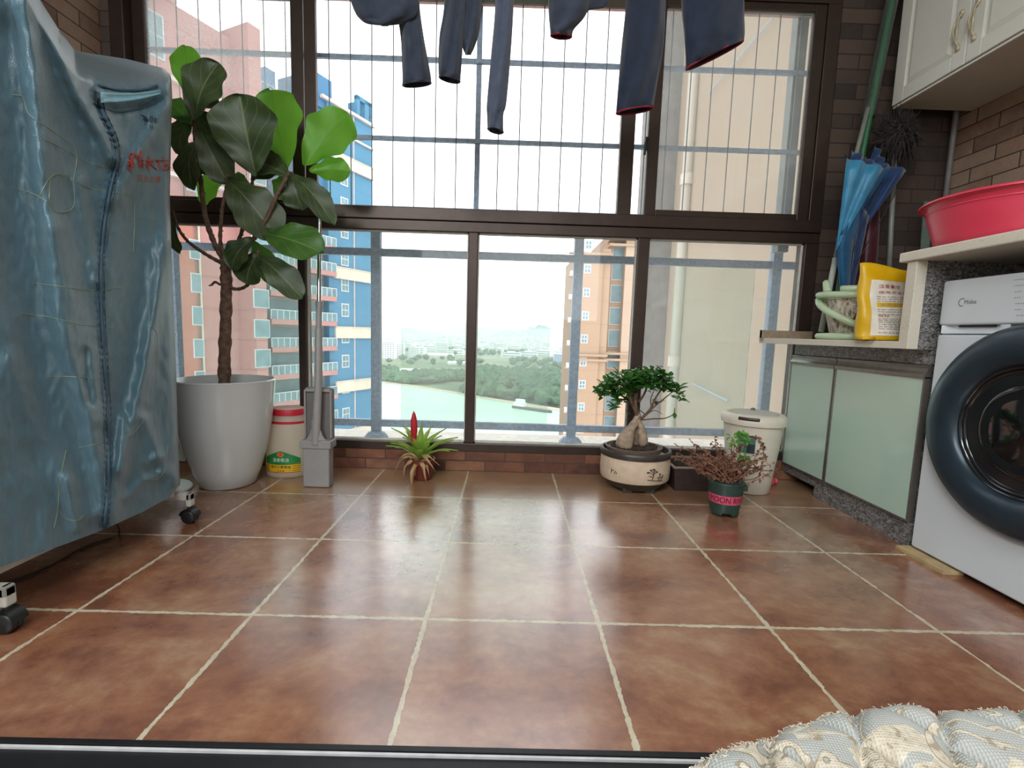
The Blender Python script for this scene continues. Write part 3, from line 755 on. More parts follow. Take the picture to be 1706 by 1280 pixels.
# --- neighbouring wing of this building, just outside to the right
wg = thing('building_wing', 'beige rendered wall of the neighbouring wing right outside the window', 'wall', (2.9, 6, -12))
m = MB(); m.box(2.75, 3.2, 2.75, 8.3, -30, 14); m.build('wall', M['beige'], wg)
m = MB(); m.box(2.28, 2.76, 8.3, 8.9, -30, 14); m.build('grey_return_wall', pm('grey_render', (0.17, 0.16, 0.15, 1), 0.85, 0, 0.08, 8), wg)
for u, r_, nm in ((1131, 0.085, 'waste_pipe'), (1147, 0.035, 'rain_pipe')):
    x = atY(u, 500, 7.6).x; y = 7.6
    MB().tube([(x, y, -20), (x, y, 14)], r_, 16).build(nm, pm('pvc_pipe', (0.38, 0.34, 0.28, 1), 0.5, 0, 0.02, 5), wg, smooth=True)
    m = MB()
    for z in (-1.0, 0.28, 3.1, 6.2): m.tube([(x, y, z-0.08), (x, y, z+0.08)], r_+0.02, 16)
    m.build('pipe_collar', pm('pvc_collar', (0.46, 0.40, 0.34, 1), 0.5), wg, smooth=True, autos=40)
p = atX(1252, 440, 2.74); q = atX(1240, 700, 2.74)
def cable(a, c, r=0.006): return MB().tube([a, c], r, 6)
tag(cable(atX(1153, 639, 2.70), atX(1212, 668, 2.70), 0.012).build('cable', M['steel_blue']), 'grey stay cable running down the beige wall behind the bin', 'cable')
tag(cable(atX(1178, 158, 2.70), atX(1302, 12, 2.70), 0.008).build('cable', M['steel_blue']), 'thin cable crossing the beige wall high behind the window', 'cable')

# haze over the plain (real scattering air)
m = MB().box(-7000, 7000, 180, 15500, GZ-1, 40)
t = NT('hazy_air'); t.n.remove(t.p); vsn = t.new('ShaderNodeVolumeScatter'); vsn.inputs['Density'].default_value = 0.00021; vsn.inputs['Color'].default_value = (0.90, 0.97, 1, 1); t.L(vsn.outputs[0], t.out.inputs['Volume'])
tag(m.build('haze', t.mat), 'thin bright haze lying over the river plain', 'haze', kind='stuff')
# ------------------------------------------------------------------ leaves
def leaf(mb, base, tip, w, nrm=None, curl=0.12, nu=8, nv=12, shape='fiddle', wave=0.03, fold=0.15, seed=0):
    base = Vector(base); tip = Vector(tip); d = tip-base; L = d.length; d.normalize()
    nrm = Vector(nrm) if nrm is not None else Vector((0, -1, 0.2))
    nrm = (nrm-d*nrm.dot(d)).normalized(); s = d.cross(nrm).normalized()
    def prof(t):
        if shape == 'fiddle': return max(0.0, math.sin(math.pi*min(1, t**1.35)))**0.55*(0.66+0.36*t)+(.02 if t < .03 else 0)
        if shape == 'ellipse': return math.sin(math.pi*t)**0.8
        if shape == 'strap': return (1-t**3)*(0.75+0.25*math.sin(math.pi*t))
        return math.sin(math.pi*t)
    def fn(a, t):
        t = (1-math.cos(math.pi*t))/2 if shape == 'fiddle' else t
        q = (a-0.5)*2; pr_ = prof(t); ed = 1+wave*1.6*math.sin(t*19+seed*2.1+q)*abs(q)
        p = base+d*(t*L)+s*(q*w*0.5*pr_*ed)
        off = curl*L*math.sin(math.pi*t)*1.0 - fold*w*(1-abs(q))*0.5 + wave*w*math.sin(t*15+seed+q*2)*abs(q)
        return p+nrm*(off - curl*L*t*t*1.2)
    mb.grid(fn, nu, nv)

# fiddle-leaf fig
FY = 1.93
cx = atY(375, 640, FY).x
fig = thing('fiddle_leaf_fig', 'tall fiddle-leaf fig tree in a glossy white pot by the left window', 'potted plant', (cx, FY, 0))
prof = [(0.0, 0.0), (0.098, 0.0), (0.104, 0.004), (0.125, 0.06), (0.150, 0.15), (0.168, 0.25), (0.179, 0.34), (0.186, 0.43), (0.188, 0.436), (0.182, 0.440), (0.176, 0.436), (0.166, 0.40), (0.0, 0.40)]
MB().lathe(prof, (cx, FY, 0.002), 56).build('pot', pm('glossy_white_ceramic', srgb(205, 208, 208), 0.14, 0, 0.01, 4, spec=0.6), fig, smooth=True, autos=50)
MB().lathe([(0, 0.408), (0.08, 0.412), (0.165, 0.402)], (cx, FY, 0.002), 24).build('soil', M['soil'], fig, smooth=True)
fy = lambda u, v, dy=0.0: atY(u, v, FY+dy)
trunk = catmull([fy(374, 648), fy(374, 600), fy(376, 540), fy(377, 480), fy(376, 440), fy(374, 428)], 6)
m = MB(); nn = len(trunk); rads = [lerp(0.024, 0.019, i/(nn-1))*(1+0.10*math.sin(i*2.3)+0.07*math.sin(i*5.1)) for i in range(nn)]
m.tube(trunk, rads, 12)
for k in range(34):
    i = rnd.randrange(2, nn-2); a = rnd.uniform(0, 6.28); q = trunk[i]
    m.ball(q+Vector((math.cos(a)*0.019, math.sin(a)*0.019, rnd.uniform(-.01, .01))), rnd.uniform(0.003, 0.006), 5, 4, (1, 1, 1.6))
m.build('trunk', M['bark'], fig, smooth=True)
br = [
 ([(376, 438, 0), (357, 405, .01), (342, 360, .02), (334, 300, .01), (326, 240, 0), (323, 196, -.01)], 0.011, 0.007),
 ([(374, 430, 0), (367, 400, -.02), (370, 350, -.03), (377, 312, -.02), (378, 292, -.02)], 0.008, 0.005),
 ([(378, 432, 0), (396, 405, .03), (410, 360, .04), (419, 318, .03), (421, 290, .03)], 0.008, 0.006),
 ([(378, 436, 0), (412, 410, -.04), (440, 372, -.05), (462, 325, -.05), (483, 286, -.04)], 0.010, 0.007),
 ([(372, 440, 0), (345, 425, .0), (315, 404, .02), (298, 382, .02), (287, 352, .02)], 0.008, 0.005),
 ([(378, 480, 0), (402, 481, -.02), (420, 466, -.04), (428, 440, -.05), (430, 418, -.05)], 0.007, 0.005),
 ([(366, 474, 0), (358, 470, -.02), (352, 476, -.03)], 0.005, 0.004)]
for pts, r0, r1 in br:
    P = catmull([fy(u, v, d) for u, v, d in pts], 6); k = len(P)
    m = MB(); m.tube(P, [lerp(r0, r1, i/(k-1))*(1+0.15*math.sin(i*2.9)) for i in range(k)], 8)
    for i in range(2, k, 2):
        a = i*2.4; m.ball(P[i]+Vector((math.cos(a), math.sin(a), 0))*r0*0.8, 0.004, 5, 4, (1.3, 1.3, 0.8))
    m.build('branch', M['bark'], fig, smooth=True)
old = MB(); young = MB(); mid = MB()
# (mesh, base uv, tip uv, width px, base depth, tip depth, normal, curl)
LV = [
 (young, (322, 172), (304, 72), 43, .02, .05, (0.2, -1, 0), .06), (old, (320, 200), (351, 100), 74, -.06, -.10, (0, -1, .3), .08),
 (mid, (321, 208), (280, 166), 34, .03, .06, (0, -1, .2), .05), (old, (329, 232), (308, 306), 52, -.02, -.06, (-.3, -1, .3), .14),
 (old, (331, 214), (376, 300), 48, -.03, -.04, (.3, -1, .2), .10), (old, (322, 178), (388, 262), 58, .03, .05, (.2, -1, .3), .06),
 (old, (424, 294), (394, 158), 99, -.06, -.12, (0.05, -1, .1), .04), (young, (478, 282), (446, 148), 84, .03, .07, (0, -1, .1), .04),
 (young, (505, 275), (576, 188), 72, .01, .04, (0, -1, -.1), .05), (young, (515, 284), (581, 282), 44, .03, .05, (0, -1, .3), .05),
 (old, (484, 290), (552, 358), 40, -.06, -.12, (.3, -1, .5), .14), (mid, (497, 308), (550, 334), 30, -.02, .0, (0, -1, .5), .10),
 (old, (482, 292), (418, 262), 48, -.02, .02, (0, -1, .4), .08), (young, (376, 298), (326, 326), 46, .04, .07, (0, -1, .2), .06),
 (mid, (417, 310), (382, 292), 24, .05, .08, (0, -1, .4), .05), (old, (378, 296), (458, 386), 70, -.03, -.07, (.2, -1, .5), .12),
 (mid, (436, 386), (531, 412), 66, -.05, -.12, (0, -1, .6), .06), (old, (424, 396), (378, 440), 46, -.05, -.10, (0, -1, .5), .14),
 (old, (430, 420), (404, 468), 56, -.05, -.08, (0, -1, .5), .12), (old, (430, 425), (497, 486), 46, -.04, -.10, (.1, -1, .6), .12),
 (old, (288, 352), (290, 420), 38, .02, .03, (-.5, -1, .2), .10), (mid, (484, 292), (456, 326), 34, .0, .03, (0, -1, .3), .06),
 (old, (322, 190), (288, 252), 44, .05, .08, (0, -1, .2), .10), (old, (484, 290), (500, 345), 46, -.01, -.02, (0, -1, .4), .12),
 (old, (420, 300), (470, 262), 52, .02, .06, (0, -1, .3), .08), (mid, (421, 400), (462, 470), 40, .02, .03, (0, -1, .4), .10),
 (old, (345, 290), (300, 258), 46, -.01, .02, (0, -1, .3), .10), (old, (322, 186), (344, 150), 60, .02, .04, (0, -1, .3), .06),
 (old, (418, 330), (392, 350), 44, .0, .0, (0, -1, .3), .10),
]
for i, (mb, (u0, v0), (u1, v1), w, d0, d1, nr_, cu) in enumerate(LV):
    a = fy(u0, v0, d0); c = fy(u1, v1, d1); ww = w/F*(FY+(d0+d1)/2)*1.17; c = a+(c-a)*1.03
    leaf(mb, a, c, ww, nr_, cu, 14, 26, 'fiddle', 0.035, 0.14, i)
old.build('foliage', mat_leaf('fig_leaf_old', srgb(44, 58, 34), srgb(62, 78, 42), srgb(96, 106, 70), 0.10, srgb(70, 100, 40), 0.45), fig, smooth=True)
mid.build('foliage', mat_leaf('fig_leaf_mid', srgb(52, 84, 36), srgb(70, 104, 44), srgb(100, 128, 74), 0.32, srgb(96, 150, 50), 0.4), fig, smooth=True)
young.build('young_foliage', mat_leaf('fig_leaf_young', srgb(64, 110, 36), srgb(84, 132, 44), srgb(60, 92, 34), 0.6, srgb(120, 185, 56), 0.4), fig, smooth=True)

# ------------------------------------------------------------------ oil jug
oy = 2.085; ox = atY(481, 740, oy).x
jug = thing('oil_jug', 'white translucent oil jug with red cap ring behind the white fig pot', 'jug', (ox, oy, 0))
t = NT('milky_plastic'); t.base(srgb(238, 230, 212)); t.set(0.35); t.translucent(srgb(245, 236, 214), 0.55); M['milky'] = t.mat
pr = [(0.0, 0.0), (0.086, 0.0), (0.094, 0.006), (0.096, 0.05), (0.094, 0.12), (0.089, 0.19), (0.082, 0.235), (0.076, 0.250), (0.070, 0.262), (0.070, 0.275), (0, 0.275)]
MB().lathe(pr, (ox, oy, 0.001), 40, 1, 0.82).build('body', M['milky'], jug, smooth=True, autos=50)
MB().lathe([(0.072, 0.236), (0.082, 0.238), (0.082, 0.246), (0.072, 0.249)], (ox, oy, 0.001), 40, 1, 0.84).build('neck_ring', M['red_plastic'], jug, smooth=True, autos=40)
MB().lathe([(0.0, 0.302), (0.06, 0.302), (0.068, 0.299), (0.0715, 0.29), (0.0715, 0.273), (0.070, 0.273)], (ox, oy, 0.001), 40, 1, 0.84).build('cap', M['red_plastic'], jug, smooth=True, autos=40)
MB().lathe([(0.0, 0.3035), (0.064, 0.3035), (0.0675, 0.3025), (0.0675, 0.3)], (ox, oy, 0.001), 40, 1, 0.84).build('cap_top', M['milky'], jug, smooth=True, autos=40)
def jr(z): return interp([(a[1], a[0]) for a in pr[1:9]], z)
def jugmap(rad_off):
    def fn(a, b, z=None):
        ang = -math.pi/2+(a-0.5)*1.75; zz = b; r = jr(zz)+rad_off
        return Vector((ox+math.cos(ang)*r, oy+math.sin(ang)*r*0.82, zz+0.001))
    return fn
J = jugmap(0.0012); J2 = jugmap(0.0024); J3 = jugmap(0.0034)
lab = MB().grid(lambda a, b: J(a, lerp(0.028, 0.085, b)), 24, 4).build('label', pm('label_yellow', srgb(222, 178, 34), 0.4), jug)
MB().grid(lambda a, b: J2(a, lerp(0.062, lerp(0.088, 0.122, 1-abs(2*a-1)**1.2), b)), 24, 5).build('green_band', pm('label_green', srgb(34, 128, 62), 0.4), lab)
MB().grid(lambda a, b: J2(a, lerp(0.0255, 0.028, b)), 24, 1).build('red_line', M['red_plastic'], lab)
MB().lathe([(0, 0), (0.014, 0)], (0, 0, 0), 20); m = MB(); m.add([J3(0.5+0.085*math.cos(k*0.314), 0.107+0.0105*math.sin(k*0.314)) for k in range(20)], [list(range(20))]); m.build('emblem', pm('label_orange', srgb(214, 120, 60), 0.5), lab)
m = MB(); put_text(m, '福', lambda a, b: J3(0.465+0.07*a, 0.101+0.012*b)+Vector((0, -0.0008, 0))); m.build('emblem_text', M['red_plastic'], lab)
m = MB(); put_text(m, '洛泰粮油', lambda a, b: J3(0.30+0.40*a, 0.074+0.018*b)); m.build('text', M['white_plastic'], lab)
m = MB(); put_text(m, '南大三香粮油', lambda a, b: J3(0.24+0.50*a, 0.046+0.013*b)); put_text(m, '净含量', lambda a, b: J3(0.40+0.2*a, 0.032+0.006*b)); m.build('text', M['black_plastic'], lab)
m = MB()
for k in range(4): put_text(m, '▬▬▬', lambda a, b, k=k: J3(0.02+0.15*a, 0.034+0.010*k+0.003*b)); put_text(m, '▬▬▬', lambda a, b, k=k: J3(0.80+0.18*a, 0.034+0.010*k+0.003*b))
m.build('small_print', pm('label_brown', srgb(150, 110, 30), 0.5), lab)

# ------------------------------------------------------------------ flat mop in its wringer bucket
my = 1.935; mx = atY(531, 780, my).x
mop = thing('flat_mop', 'grey flat mop standing upright in its narrow wringer bucket', 'mop', (mx, my, 0))
zt = atY(531, 738, my).z
b = MB(); b.prism([(-0.054, -0.030), (0.054, -0.030), (0.054, 0.022), (-0.054, 0.022)], 0.0, zt-0.005, lambda x, y, z: (mx+x*(1+z*0.15), my+y, z+0.001))
b.build('bucket', M['grey_plastic'], mop, bevel=0.006, seg=3)
b = MB(); b.box(mx-0.064, mx+0.064, my-0.036, my+0.032, zt-0.018, zt+0.016); b.build('bucket_collar', M['grey_plastic'], mop, bevel=0.004, seg=3)
zh = atY(531, 646, my).z
hp = []
def rrect(x0, x1, z0, z1, r, n=5):
    pts = []
    for (cx_, cz_, a0) in ((x1-r, z0+r, -90), (x1-r, z1-r, 0), (x0+r, z1-r, 90), (x0+r, z0+r, 180)):
        for k in range(n+1): a = R(a0+90*k/n); pts.append((cx_+r*math.cos(a), cz_+r*math.sin(a)))
    return pts
b = MB(); b.prism(rrect(mx-0.056, mx+0.058, zt, zh, 0.012), my+0.004, my+0.03, lambda x, z, y: (x, y, z)); b.build('wringer_plate', M['grey_plastic_dark'], mop, bevel=0.003)
b = MB()
for x0, x1 in ((mx-0.056, mx-0.048), (mx+0.05, mx+0.058)): b.box(x0, x1, my-0.006, my+0.006, zt+0.02, zh-0.01)
b.box(mx-0.05, mx+0.052, my-0.006, my+0.006, zh-0.018, zh-0.005); b.build('rim', M['grey_plastic'], mop, bevel=0.003)
# flared neck of the handle
b = MB(); b.grid(lambda a, c: Vector((mx+(a-0.5)*2*lerp(0.05, 0.016, min(1, c*1.6)**0.45), my-0.022-0.012*math.sin(math.pi*a), lerp(zt+0.014, zt+0.10, c))), 14, 12)
b.build('handle_base', M['grey_plastic'], mop, smooth=True, solid=0.008)
pt_ = lambda u, v, d=0.0: atY(u, v, my+d)
b = MB(); b.tube([Vector((mx, my-0.026, zt)), pt_(530.5, 640, -0.02), pt_(531, 549, 0.02)], [0.0175, 0.0160, 0.0145], 16); b.build('lower_pole', M['grey_plastic'], mop, smooth=True, autos=50)
b = MB(); b.tube([pt_(531, 551, .02), pt_(531.5, 508, .03)], 0.0115, 14); b.build('pole_sleeve', M['grey_plastic'], mop, smooth=True, autos=50)
b = MB(); b.tube([pt_(531.5, 510, .03), pt_(533, 318, .09)], 0.0078, 14); b.build('steel_pole', M['chrome'], mop, smooth=True, autos=50)
b = MB(); b.tube([pt_(531.6, 512, .03), pt_(531.8, 503, .032)], 0.0135, 14); b.tube([pt_(532.5, 392, .07), pt_(532.6, 383, .072)], 0.010, 14); b.build('pole_collar', M['grey_plastic'], mop, smooth=True, autos=50)

# ------------------------------------------------------------------ bromeliad
by = 2.065; bx = atY(704, 780, by).x
br_ = thing('bromeliad', 'bromeliad with one red flower spike in a small brown pot', 'potted plant', (bx, by, 0))
zt = atY(704, 764, by).z
MB().lathe([(0, 0), (0.040, 0), (0.043, 0.004), (0.052, zt-0.02), (0.054, zt-0.018), (0.055, zt), (0.050, zt), (0.048, zt-0.02), (0, zt-0.02)], (bx, by, 0.001), 32).build('pot', pm('brown_plastic_pot', srgb(104, 46, 38), 0.4), br_, smooth=True, autos=40)
MB().lathe([(0, zt-0.012), (0.048, zt-0.018)], (bx, by, 0), 16).build('soil', M['soil'], br_)
m = MB(); m2 = MB(); c0 = Vector((bx-0.012, by, zt-0.005))
for k in range(26):
    a = k*2.39996; tier = k/26
    L = lerp(0.19, 0.165, tier)*rnd.uniform(0.85, 1.1); el = R(lerp(16, 74, tier)+rnd.uniform(-7, 7))
    d = Vector((math.cos(a)*math.cos(el), math.sin(a)*math.cos(el)*0.6, math.sin(el)))
    leaf(m, c0+Vector((0, 0, 0.01*tier)), c0+d*L, 0.035, Vector((-math.cos(a)*math.sin(el), -math.sin(a)*math.sin(el), math.cos(el))), 0.10, 4, 10, 'strap', 0.01, 0.3, k)
m.build('leaves', mat_leaf('brom_leaf', srgb(128, 160, 70), srgb(168, 196, 104), srgb(160, 180, 90), 0.6, srgb(190, 225, 110), 0.4, False), br_, smooth=True)
for k, (dx, dz) in enumerate(((-0.15, -0.02), (-0.10, -0.06), (-0.035, -0.115), (-0.02, -0.10), (0.07, -0.035), (0.09, 0.01), (0.08, -0.02), (0.10, 0.025), (0.055, -0.05), (-0.13, 0.02))):
    e = c0+Vector((dx*0.8, -0.03-0.03*(k % 3), dz)); leaf(m2, c0+Vector((0, -0.02, 0)), e, 0.018, (0, -0.4, 1), 0.35, 4, 12, 'strap', 0.12, 0.4, k)
m2.build('withered_leaves', mat_leaf('dry_leaf', srgb(170, 128, 86), srgb(206, 172, 128), srgb(190, 150, 90), 0.3, srgb(210, 170, 120), 0.7, False), br_, smooth=True)
m = MB(); f0 = atY(690, 741, by-0.01); f1 = atY(689.5, 685, by-0.01)
m.tube([f0.lerp(f1, q) for q in (0, .15, .4, .7, .9, 1)], [(0.004, 0.004), (0.009, 0.009), (0.0155, 0.013), (0.0145, 0.012), (0.008, 0.007), (0.001, 0.001)], 10, flat=(1, 0, 0))
for k in range(12):
    t_ = 0.08+k*0.055; q = f0.lerp(f1, t_); sgn = 1 if k % 2 else -1; leaf(m, q, q+Vector((sgn*0.011, -0.012, 0.020)), 0.016, (0, -1, 0), .05, 3, 5, 'ellipse', 0, .2, k)
m.build('flower_spike', mat_leaf('brom_flower', srgb(176, 28, 44), srgb(208, 52, 60), srgb(150, 20, 40), 0.25, srgb(220, 50, 60), 0.4, False), br_, smooth=True)

# ------------------------------------------------------------------ ginseng ficus bonsai
gy = 2.035; gx = atY(1057, 780, gy).x
bz = thing('ficus_bonsai', 'ginseng ficus bonsai with swollen root in a cream oval ceramic pot', 'bonsai', (gx, gy, 0))
zt = 0.178
MB().lathe([(0, 0.012), (0.105, 0.012), (0.120, 0.03), (0.137, 0.048), (0.1415, 0.052)], (gx, gy, 0), 56, 1.03, 0.97).build('pot_foot_band', pm('dark_glaze', srgb(62, 54, 50), 0.4, 0, 0.1, 40), bz, smooth=True, autos=50)
MB().lathe([(0.1415, 0.05), (0.1445, 0.056), (0.1465, 0.09), (0.1445, 0.145), (0.1435, 0.150)], (gx, gy, 0), 56, 1.03, 0.97).build('pot', pm('cream_glaze', srgb(206, 184, 160), 0.45, 0, 0.06, 25), bz, smooth=True, autos=50)
MB().lathe([(0.142, 0.149), (0.1475, 0.151), (0.150, 0.160), (0.149, 0.174), (0.145, 0.178), (0.137, 0.177), (0.134, 0.165), (0.13, 0.12), (0, 0.12)], (gx, gy, 0), 56, 1.03, 0.97).build('pot_rim', pm('dark_glaze', (0, 0, 0, 1)), bz, smooth=True, autos=50)
for a in (-120, -60, 60, 120): MB().box(gx+math.cos(R(a))*0.095-0.02, gx+math.cos(R(a))*0.095+0.02, gy+math.sin(R(a))*0.09-0.012, gy+math.sin(R(a))*0.09+0.012, 0.0, 0.02).build('foot', pm('dark_glaze', (0, 0, 0, 1)), bz, bevel=0.003)
ix, iy = gx-0.008, gy+0.005
MB().lathe([(0.09, 0.12), (0.118, 0.168), (0.122, 0.182), (0.1235, 0.186), (0.118, 0.187), (0.113, 0.178), (0, 0.176)], (ix, iy, 0), 48, 1, 0.92).build('inner_pot', pm('grey_clay', srgb(112, 98, 86), 0.6), bz, smooth=True, autos=50)
m = MB(); m.lathe([(0, 0.185), (0.06, 0.186), (0.112, 0.176)], (ix, iy, 0), 24, 1, 0.92)
for k in range(170):
    a = rnd.uniform(0, 6.28); r = 0.105*rnd.random()**0.5; m.ball((ix+r*math.cos(a), iy+r*0.9*math.sin(a), 0.184), rnd.uniform(0.003, 0.007), 5, 4, (1, 1, .7))
m.build('soil', M['soil'], bz)
# painted plant motif on the pot
def potmap(u, v, off=0.0012):
    # surface point of the outer pot at world height v and lateral x
    r = interp([(0.05, 0.1415), (0.056, 0.1445), (0.09, 0.1465), (0.145, 0.1445)], v)+off; x = u; y = -0.97*math.sqrt(max(0, r*r-(x/1.03)**2)); return Vector((gx+x, gy+y, v))
m = MB(); x0 = 0.038
strokes = [[(x0, .075), (x0+.006, .10), (x0+.004, .118)], [(x0+.003, .095), (x0-.014, .108), (x0-.022, .106)], [(x0+.003, .098), (x0+.018, .108)], [(x0, .088), (x0-.016, .092)], [(x0+.002, .105), (x0-.008, .116)], [(x0+.002, .105), (x0+.014, .117)],
           [(x0+.018, .07), (x0+.045, .068)], [(x0+.022, .082), (x0+.040, .084), (x0+.052, .092)], [(x0+.030, .07), (x0+.034, .095)], [(x0+.04, .072), (x0+.05, .085)], [(x0-.02, .075), (x0+.05, .066)],
           [(-.122, .085), (-.121, .105)], [(-.121, .095), (-.114, .1)], [(-.112, .084), (-.108, .098)], [(-.104, .086), (-.105, .094)]]
for s_ in strokes: m.tube([potmap(a, b) for a, b in catmull([(p[0], p[1], 0) for p in s_], 4) for a, b in [(a, b)]] if False else [potmap(q.x, q.y) for q in catmull([(p[0], p[1], 0) for p in s_], 4)], (0.0016), 5)
for (a, b_) in ((x0-.02, .106), (x0+.018, .108), (x0-.008, .116), (x0+.004, .119), (x0+.034, .097)): m.ball(potmap(a, b_, 0.0005), 0.004, 8, 5, (1.6, 0.3, 1))
m.build('painted_motif', pm('motif_ink', srgb(74, 60, 50), 0.6), bz)
g_ = lambda u, v, d=0.0: atY(u, v, iy+d)
# swollen root
m = MB()
m.tube(catmull([g_(1037, 752, -.02), g_(1040, 738, -.025), g_(1047, 722, -.02), g_(1056, 707, -.005), g_(1062, 694, 0)], 6), [(0.012)]*2+[0.022, 0.030, 0.035, 0.037, 0.037, 0.036, 0.035, 0.034, 0.032, 0.029, 0.027, 0.025, 0.023, 0.021, 0.019, 0.018, 0.017, 0.016, 0.015, 0.014, 0.013, 0.012, 0.012], 14)
m.tube(catmull([g_(1068, 746, -.01), g_(1071, 732, -.02), g_(1069, 716, -.015), g_(1064, 700, 0), g_(1064, 690, 0)], 6), [0.006, 0.010, 0.014, 0.018, 0.020, 0.021, 0.021, 0.020, 0.019, 0.018, 0.017, 0.016, 0.015, 0.014, 0.014, 0.013, 0.013, 0.013, 0.013, 0.012, 0.012, 0.012, 0.012, 0.011, 0.011], 12)
m.tube(catmull([g_(1058, 748, .03), g_(1060, 728, .02), g_(1062, 705, .01), g_(1063, 692, 0)], 6), 0.013, 10)
for v_ in m.v: v_ += Vector((noise.noise(v_*38), noise.noise(v_*38+Vector((5, 5, 5))), noise.noise(v_*38+Vector((9, 1, 2)))))*0.005
m.build('root_bulb', M['bark_pale'], bz, smooth=True)
m = MB()
bb = [([(1063, 696, 0), (1058, 675, 0), (1061, 652, .01), (1064, 636, .02)], .012, .006), ([(1062, 690, 0), (1052, 670, -.01), (1046, 652, -.02), (1036, 642, -.03)], .009, .004), ([(1066, 700, 0), (1082, 684, -.01), (1093, 662, -.02), (1108, 640, 0)], .0065, .003),
      ([(1080, 688, -.01), (1092, 676, -.02), (1112, 660, -.02), (1124, 650, -.01)], .004, .002), ([(1066, 700, 0), (1090, 698, -.02), (1108, 697, -.03), (1122, 690, -.03), (1124, 680, -.03)], .0035, .0015), ([(1058, 672, 0), (1040, 662, .02), (1024, 652, .03)], .006, .003),
      ([(1064, 670, 0), (1074, 655, .02), (1080, 636, .03)], .006, .003), ([(1060, 660, 0), (1050, 648, .03), (1044, 636, .04)], .005, .002), ([(1086, 682, -.01), (1084, 666, .01), (1090, 650, .02)], .003, .0015), ([(1066, 684, 0), (1076, 690, .02), (1090, 684, .03), (1104, 690, .02)], .0025, .001), ([(1050, 690, -.02), (1044, 686, -.03), (1042, 681, -.03)], .002, .001)]
for pts, r0, r1 in bb:
    P = catmull([g_(*p) for p in pts], 5); k = len(P); m.tube(P, [lerp(r0, r1, i/(k-1)) for i in range(k)], 7)
m.build('branches', M['bark'], bz, smooth=True)
m = MB(); r2 = random.Random(11)
cl = [(1038, 640, 34, 16, 150), (1060, 632, 40, 16, 150), (1012, 650, 20, 14, 70), (1086, 628, 26, 14, 80), (1104, 634, 20, 12, 60), (1122, 645, 14, 10, 28), (1034, 662, 22, 10, 50), (1130, 664, 11, 7, 9), (1024, 676, 14, 8, 14), (1118, 652, 16, 8, 20), (1082, 644, 30, 10, 40), (1100, 672, 10, 8, 5)]
for u, v, ru, rv, nl in cl:
    for k in range(int(nl*0.9)):
        a = r2.uniform(0, 6.28); q = r2.random()**0.5
        uu = u+ru*q*math.cos(a); vv = v+rv*q*math.sin(a); dp = r2.uniform(-0.07, 0.07)*(ru/34)
        p = g_(uu, vv, dp); az = r2.uniform(0, 6.28); el = r2.uniform(-0.3, 0.9)
        d = Vector((math.cos(az)*math.cos(el), math.sin(az)*math.cos(el), math.sin(el)))
        leaf(m, p, p+d*r2.uniform(0.028, 0.042), r2.uniform(0.017, 0.024), Vector((-d.x*.3, -d.y*.3-.3, 1)), 0.08, 2, 5, 'ellipse', 0.0, 0.25, k)
p = g_(1124, 692, -.03); leaf(m, p+Vector((0, 0, .012)), p+Vector((0.002, 0, -.016)), .018, (0, -1, 0), .05, 3, 5, 'ellipse')
m.build('foliage', mat_leaf('ficus_leaf', srgb(36, 82, 34), srgb(70, 122, 48), srgb(90, 130, 60), 0.3, srgb(90, 160, 50), 0.3, False), bz, smooth=True)

# ------------------------------------------------------------------ empty planter box
pl = thing('planter_box', 'empty dark brown plastic planter box between the bonsai and the bin', 'planter', (0.83, 2.07, 0))
x0, x1, y0, y1, h = 0.735, 0.925, 1.985, 2.175, 0.107
def frustum(mb, ins, z0_, z1_, a, b_):  # a=(x0,x1,y0,y1) lower, b_ upper
    mb.add([(a[0], a[2], z0_), (a[1], a[2], z0_), (a[1], a[3], z0_), (a[0], a[3], z0_), (b_[0], b_[2], z1_), (b_[1], b_[2], z1_), (b_[1], b_[3], z1_), (b_[0], b_[3], z1_)],
           [(0, 1, 5, 4), (1, 2, 6, 5), (2, 3, 7, 6), (3, 0, 4, 7), (0, 3, 2, 1)])
m = MB(); frustum(m, 0, 0.001, h, (x0+.012, x1-.012, y0+.012, y1-.012), (x0, x1, y0, y1)); m.build('box', pm('dark_brown_plastic', srgb(58, 46, 42), 0.5, 0, 0.12, 60), pl, solid=0.006)
m = MB()
for q in ((x0-.008, x1+.008, y0-.008, y0+.006), (x0-.008, x1+.008, y1-.006, y1+.008), (x0-.008, x0+.006, y0, y1), (x1-.006, x1+.008, y0, y1)): m.box(q[0], q[1], q[2], q[3], h-.004, h+.003)
m.build('rim', pm('faded_brown_plastic', srgb(128, 112, 104), 0.45), pl, bevel=0.001)
MB().box(x0+.02, x1-.02, y0+.02, y1-.02, 0.03, 0.05).build('soil', M['soil'], pl)

# ------------------------------------------------------------------ dried plant in a green pot
dy = 1.745; dx = atY(1207, 840, dy).x
dp_ = thing('dried_potted_plant', 'withered plant with a few green shoots in a dark green pot, pink band', 'potted plant', (dx, dy, 0))
zt = atY(1207, 808, dy-0.05).z
m = MB(); NS = 48
def gpot(a, b):
    ang = a*2*math.pi; z = lerp(0.0, zt, b); r = lerp(0.049, 0.064, b)
    notch = max(0, math.cos(ang*4+0.9)); 
    if b < 0.01: z = 0.034*notch**0.5 if notch > 0.2 else 0.0
    return Vector((dx+math.cos(ang)*r, dy+math.sin(ang)*r, z+0.001))
m.grid(gpot, 96, 14); gm_ = pm('dark_green_plastic', srgb(42, 66, 58), 0.4, 0, 0.08, 40)
m.build('pot', gm_, dp_, smooth=True, solid=0.003, weld=True)
MB().lathe([(0, 0.035), (0.05, 0.035)], (dx, dy, 0), 24).build('pot_bottom', gm_, dp_)
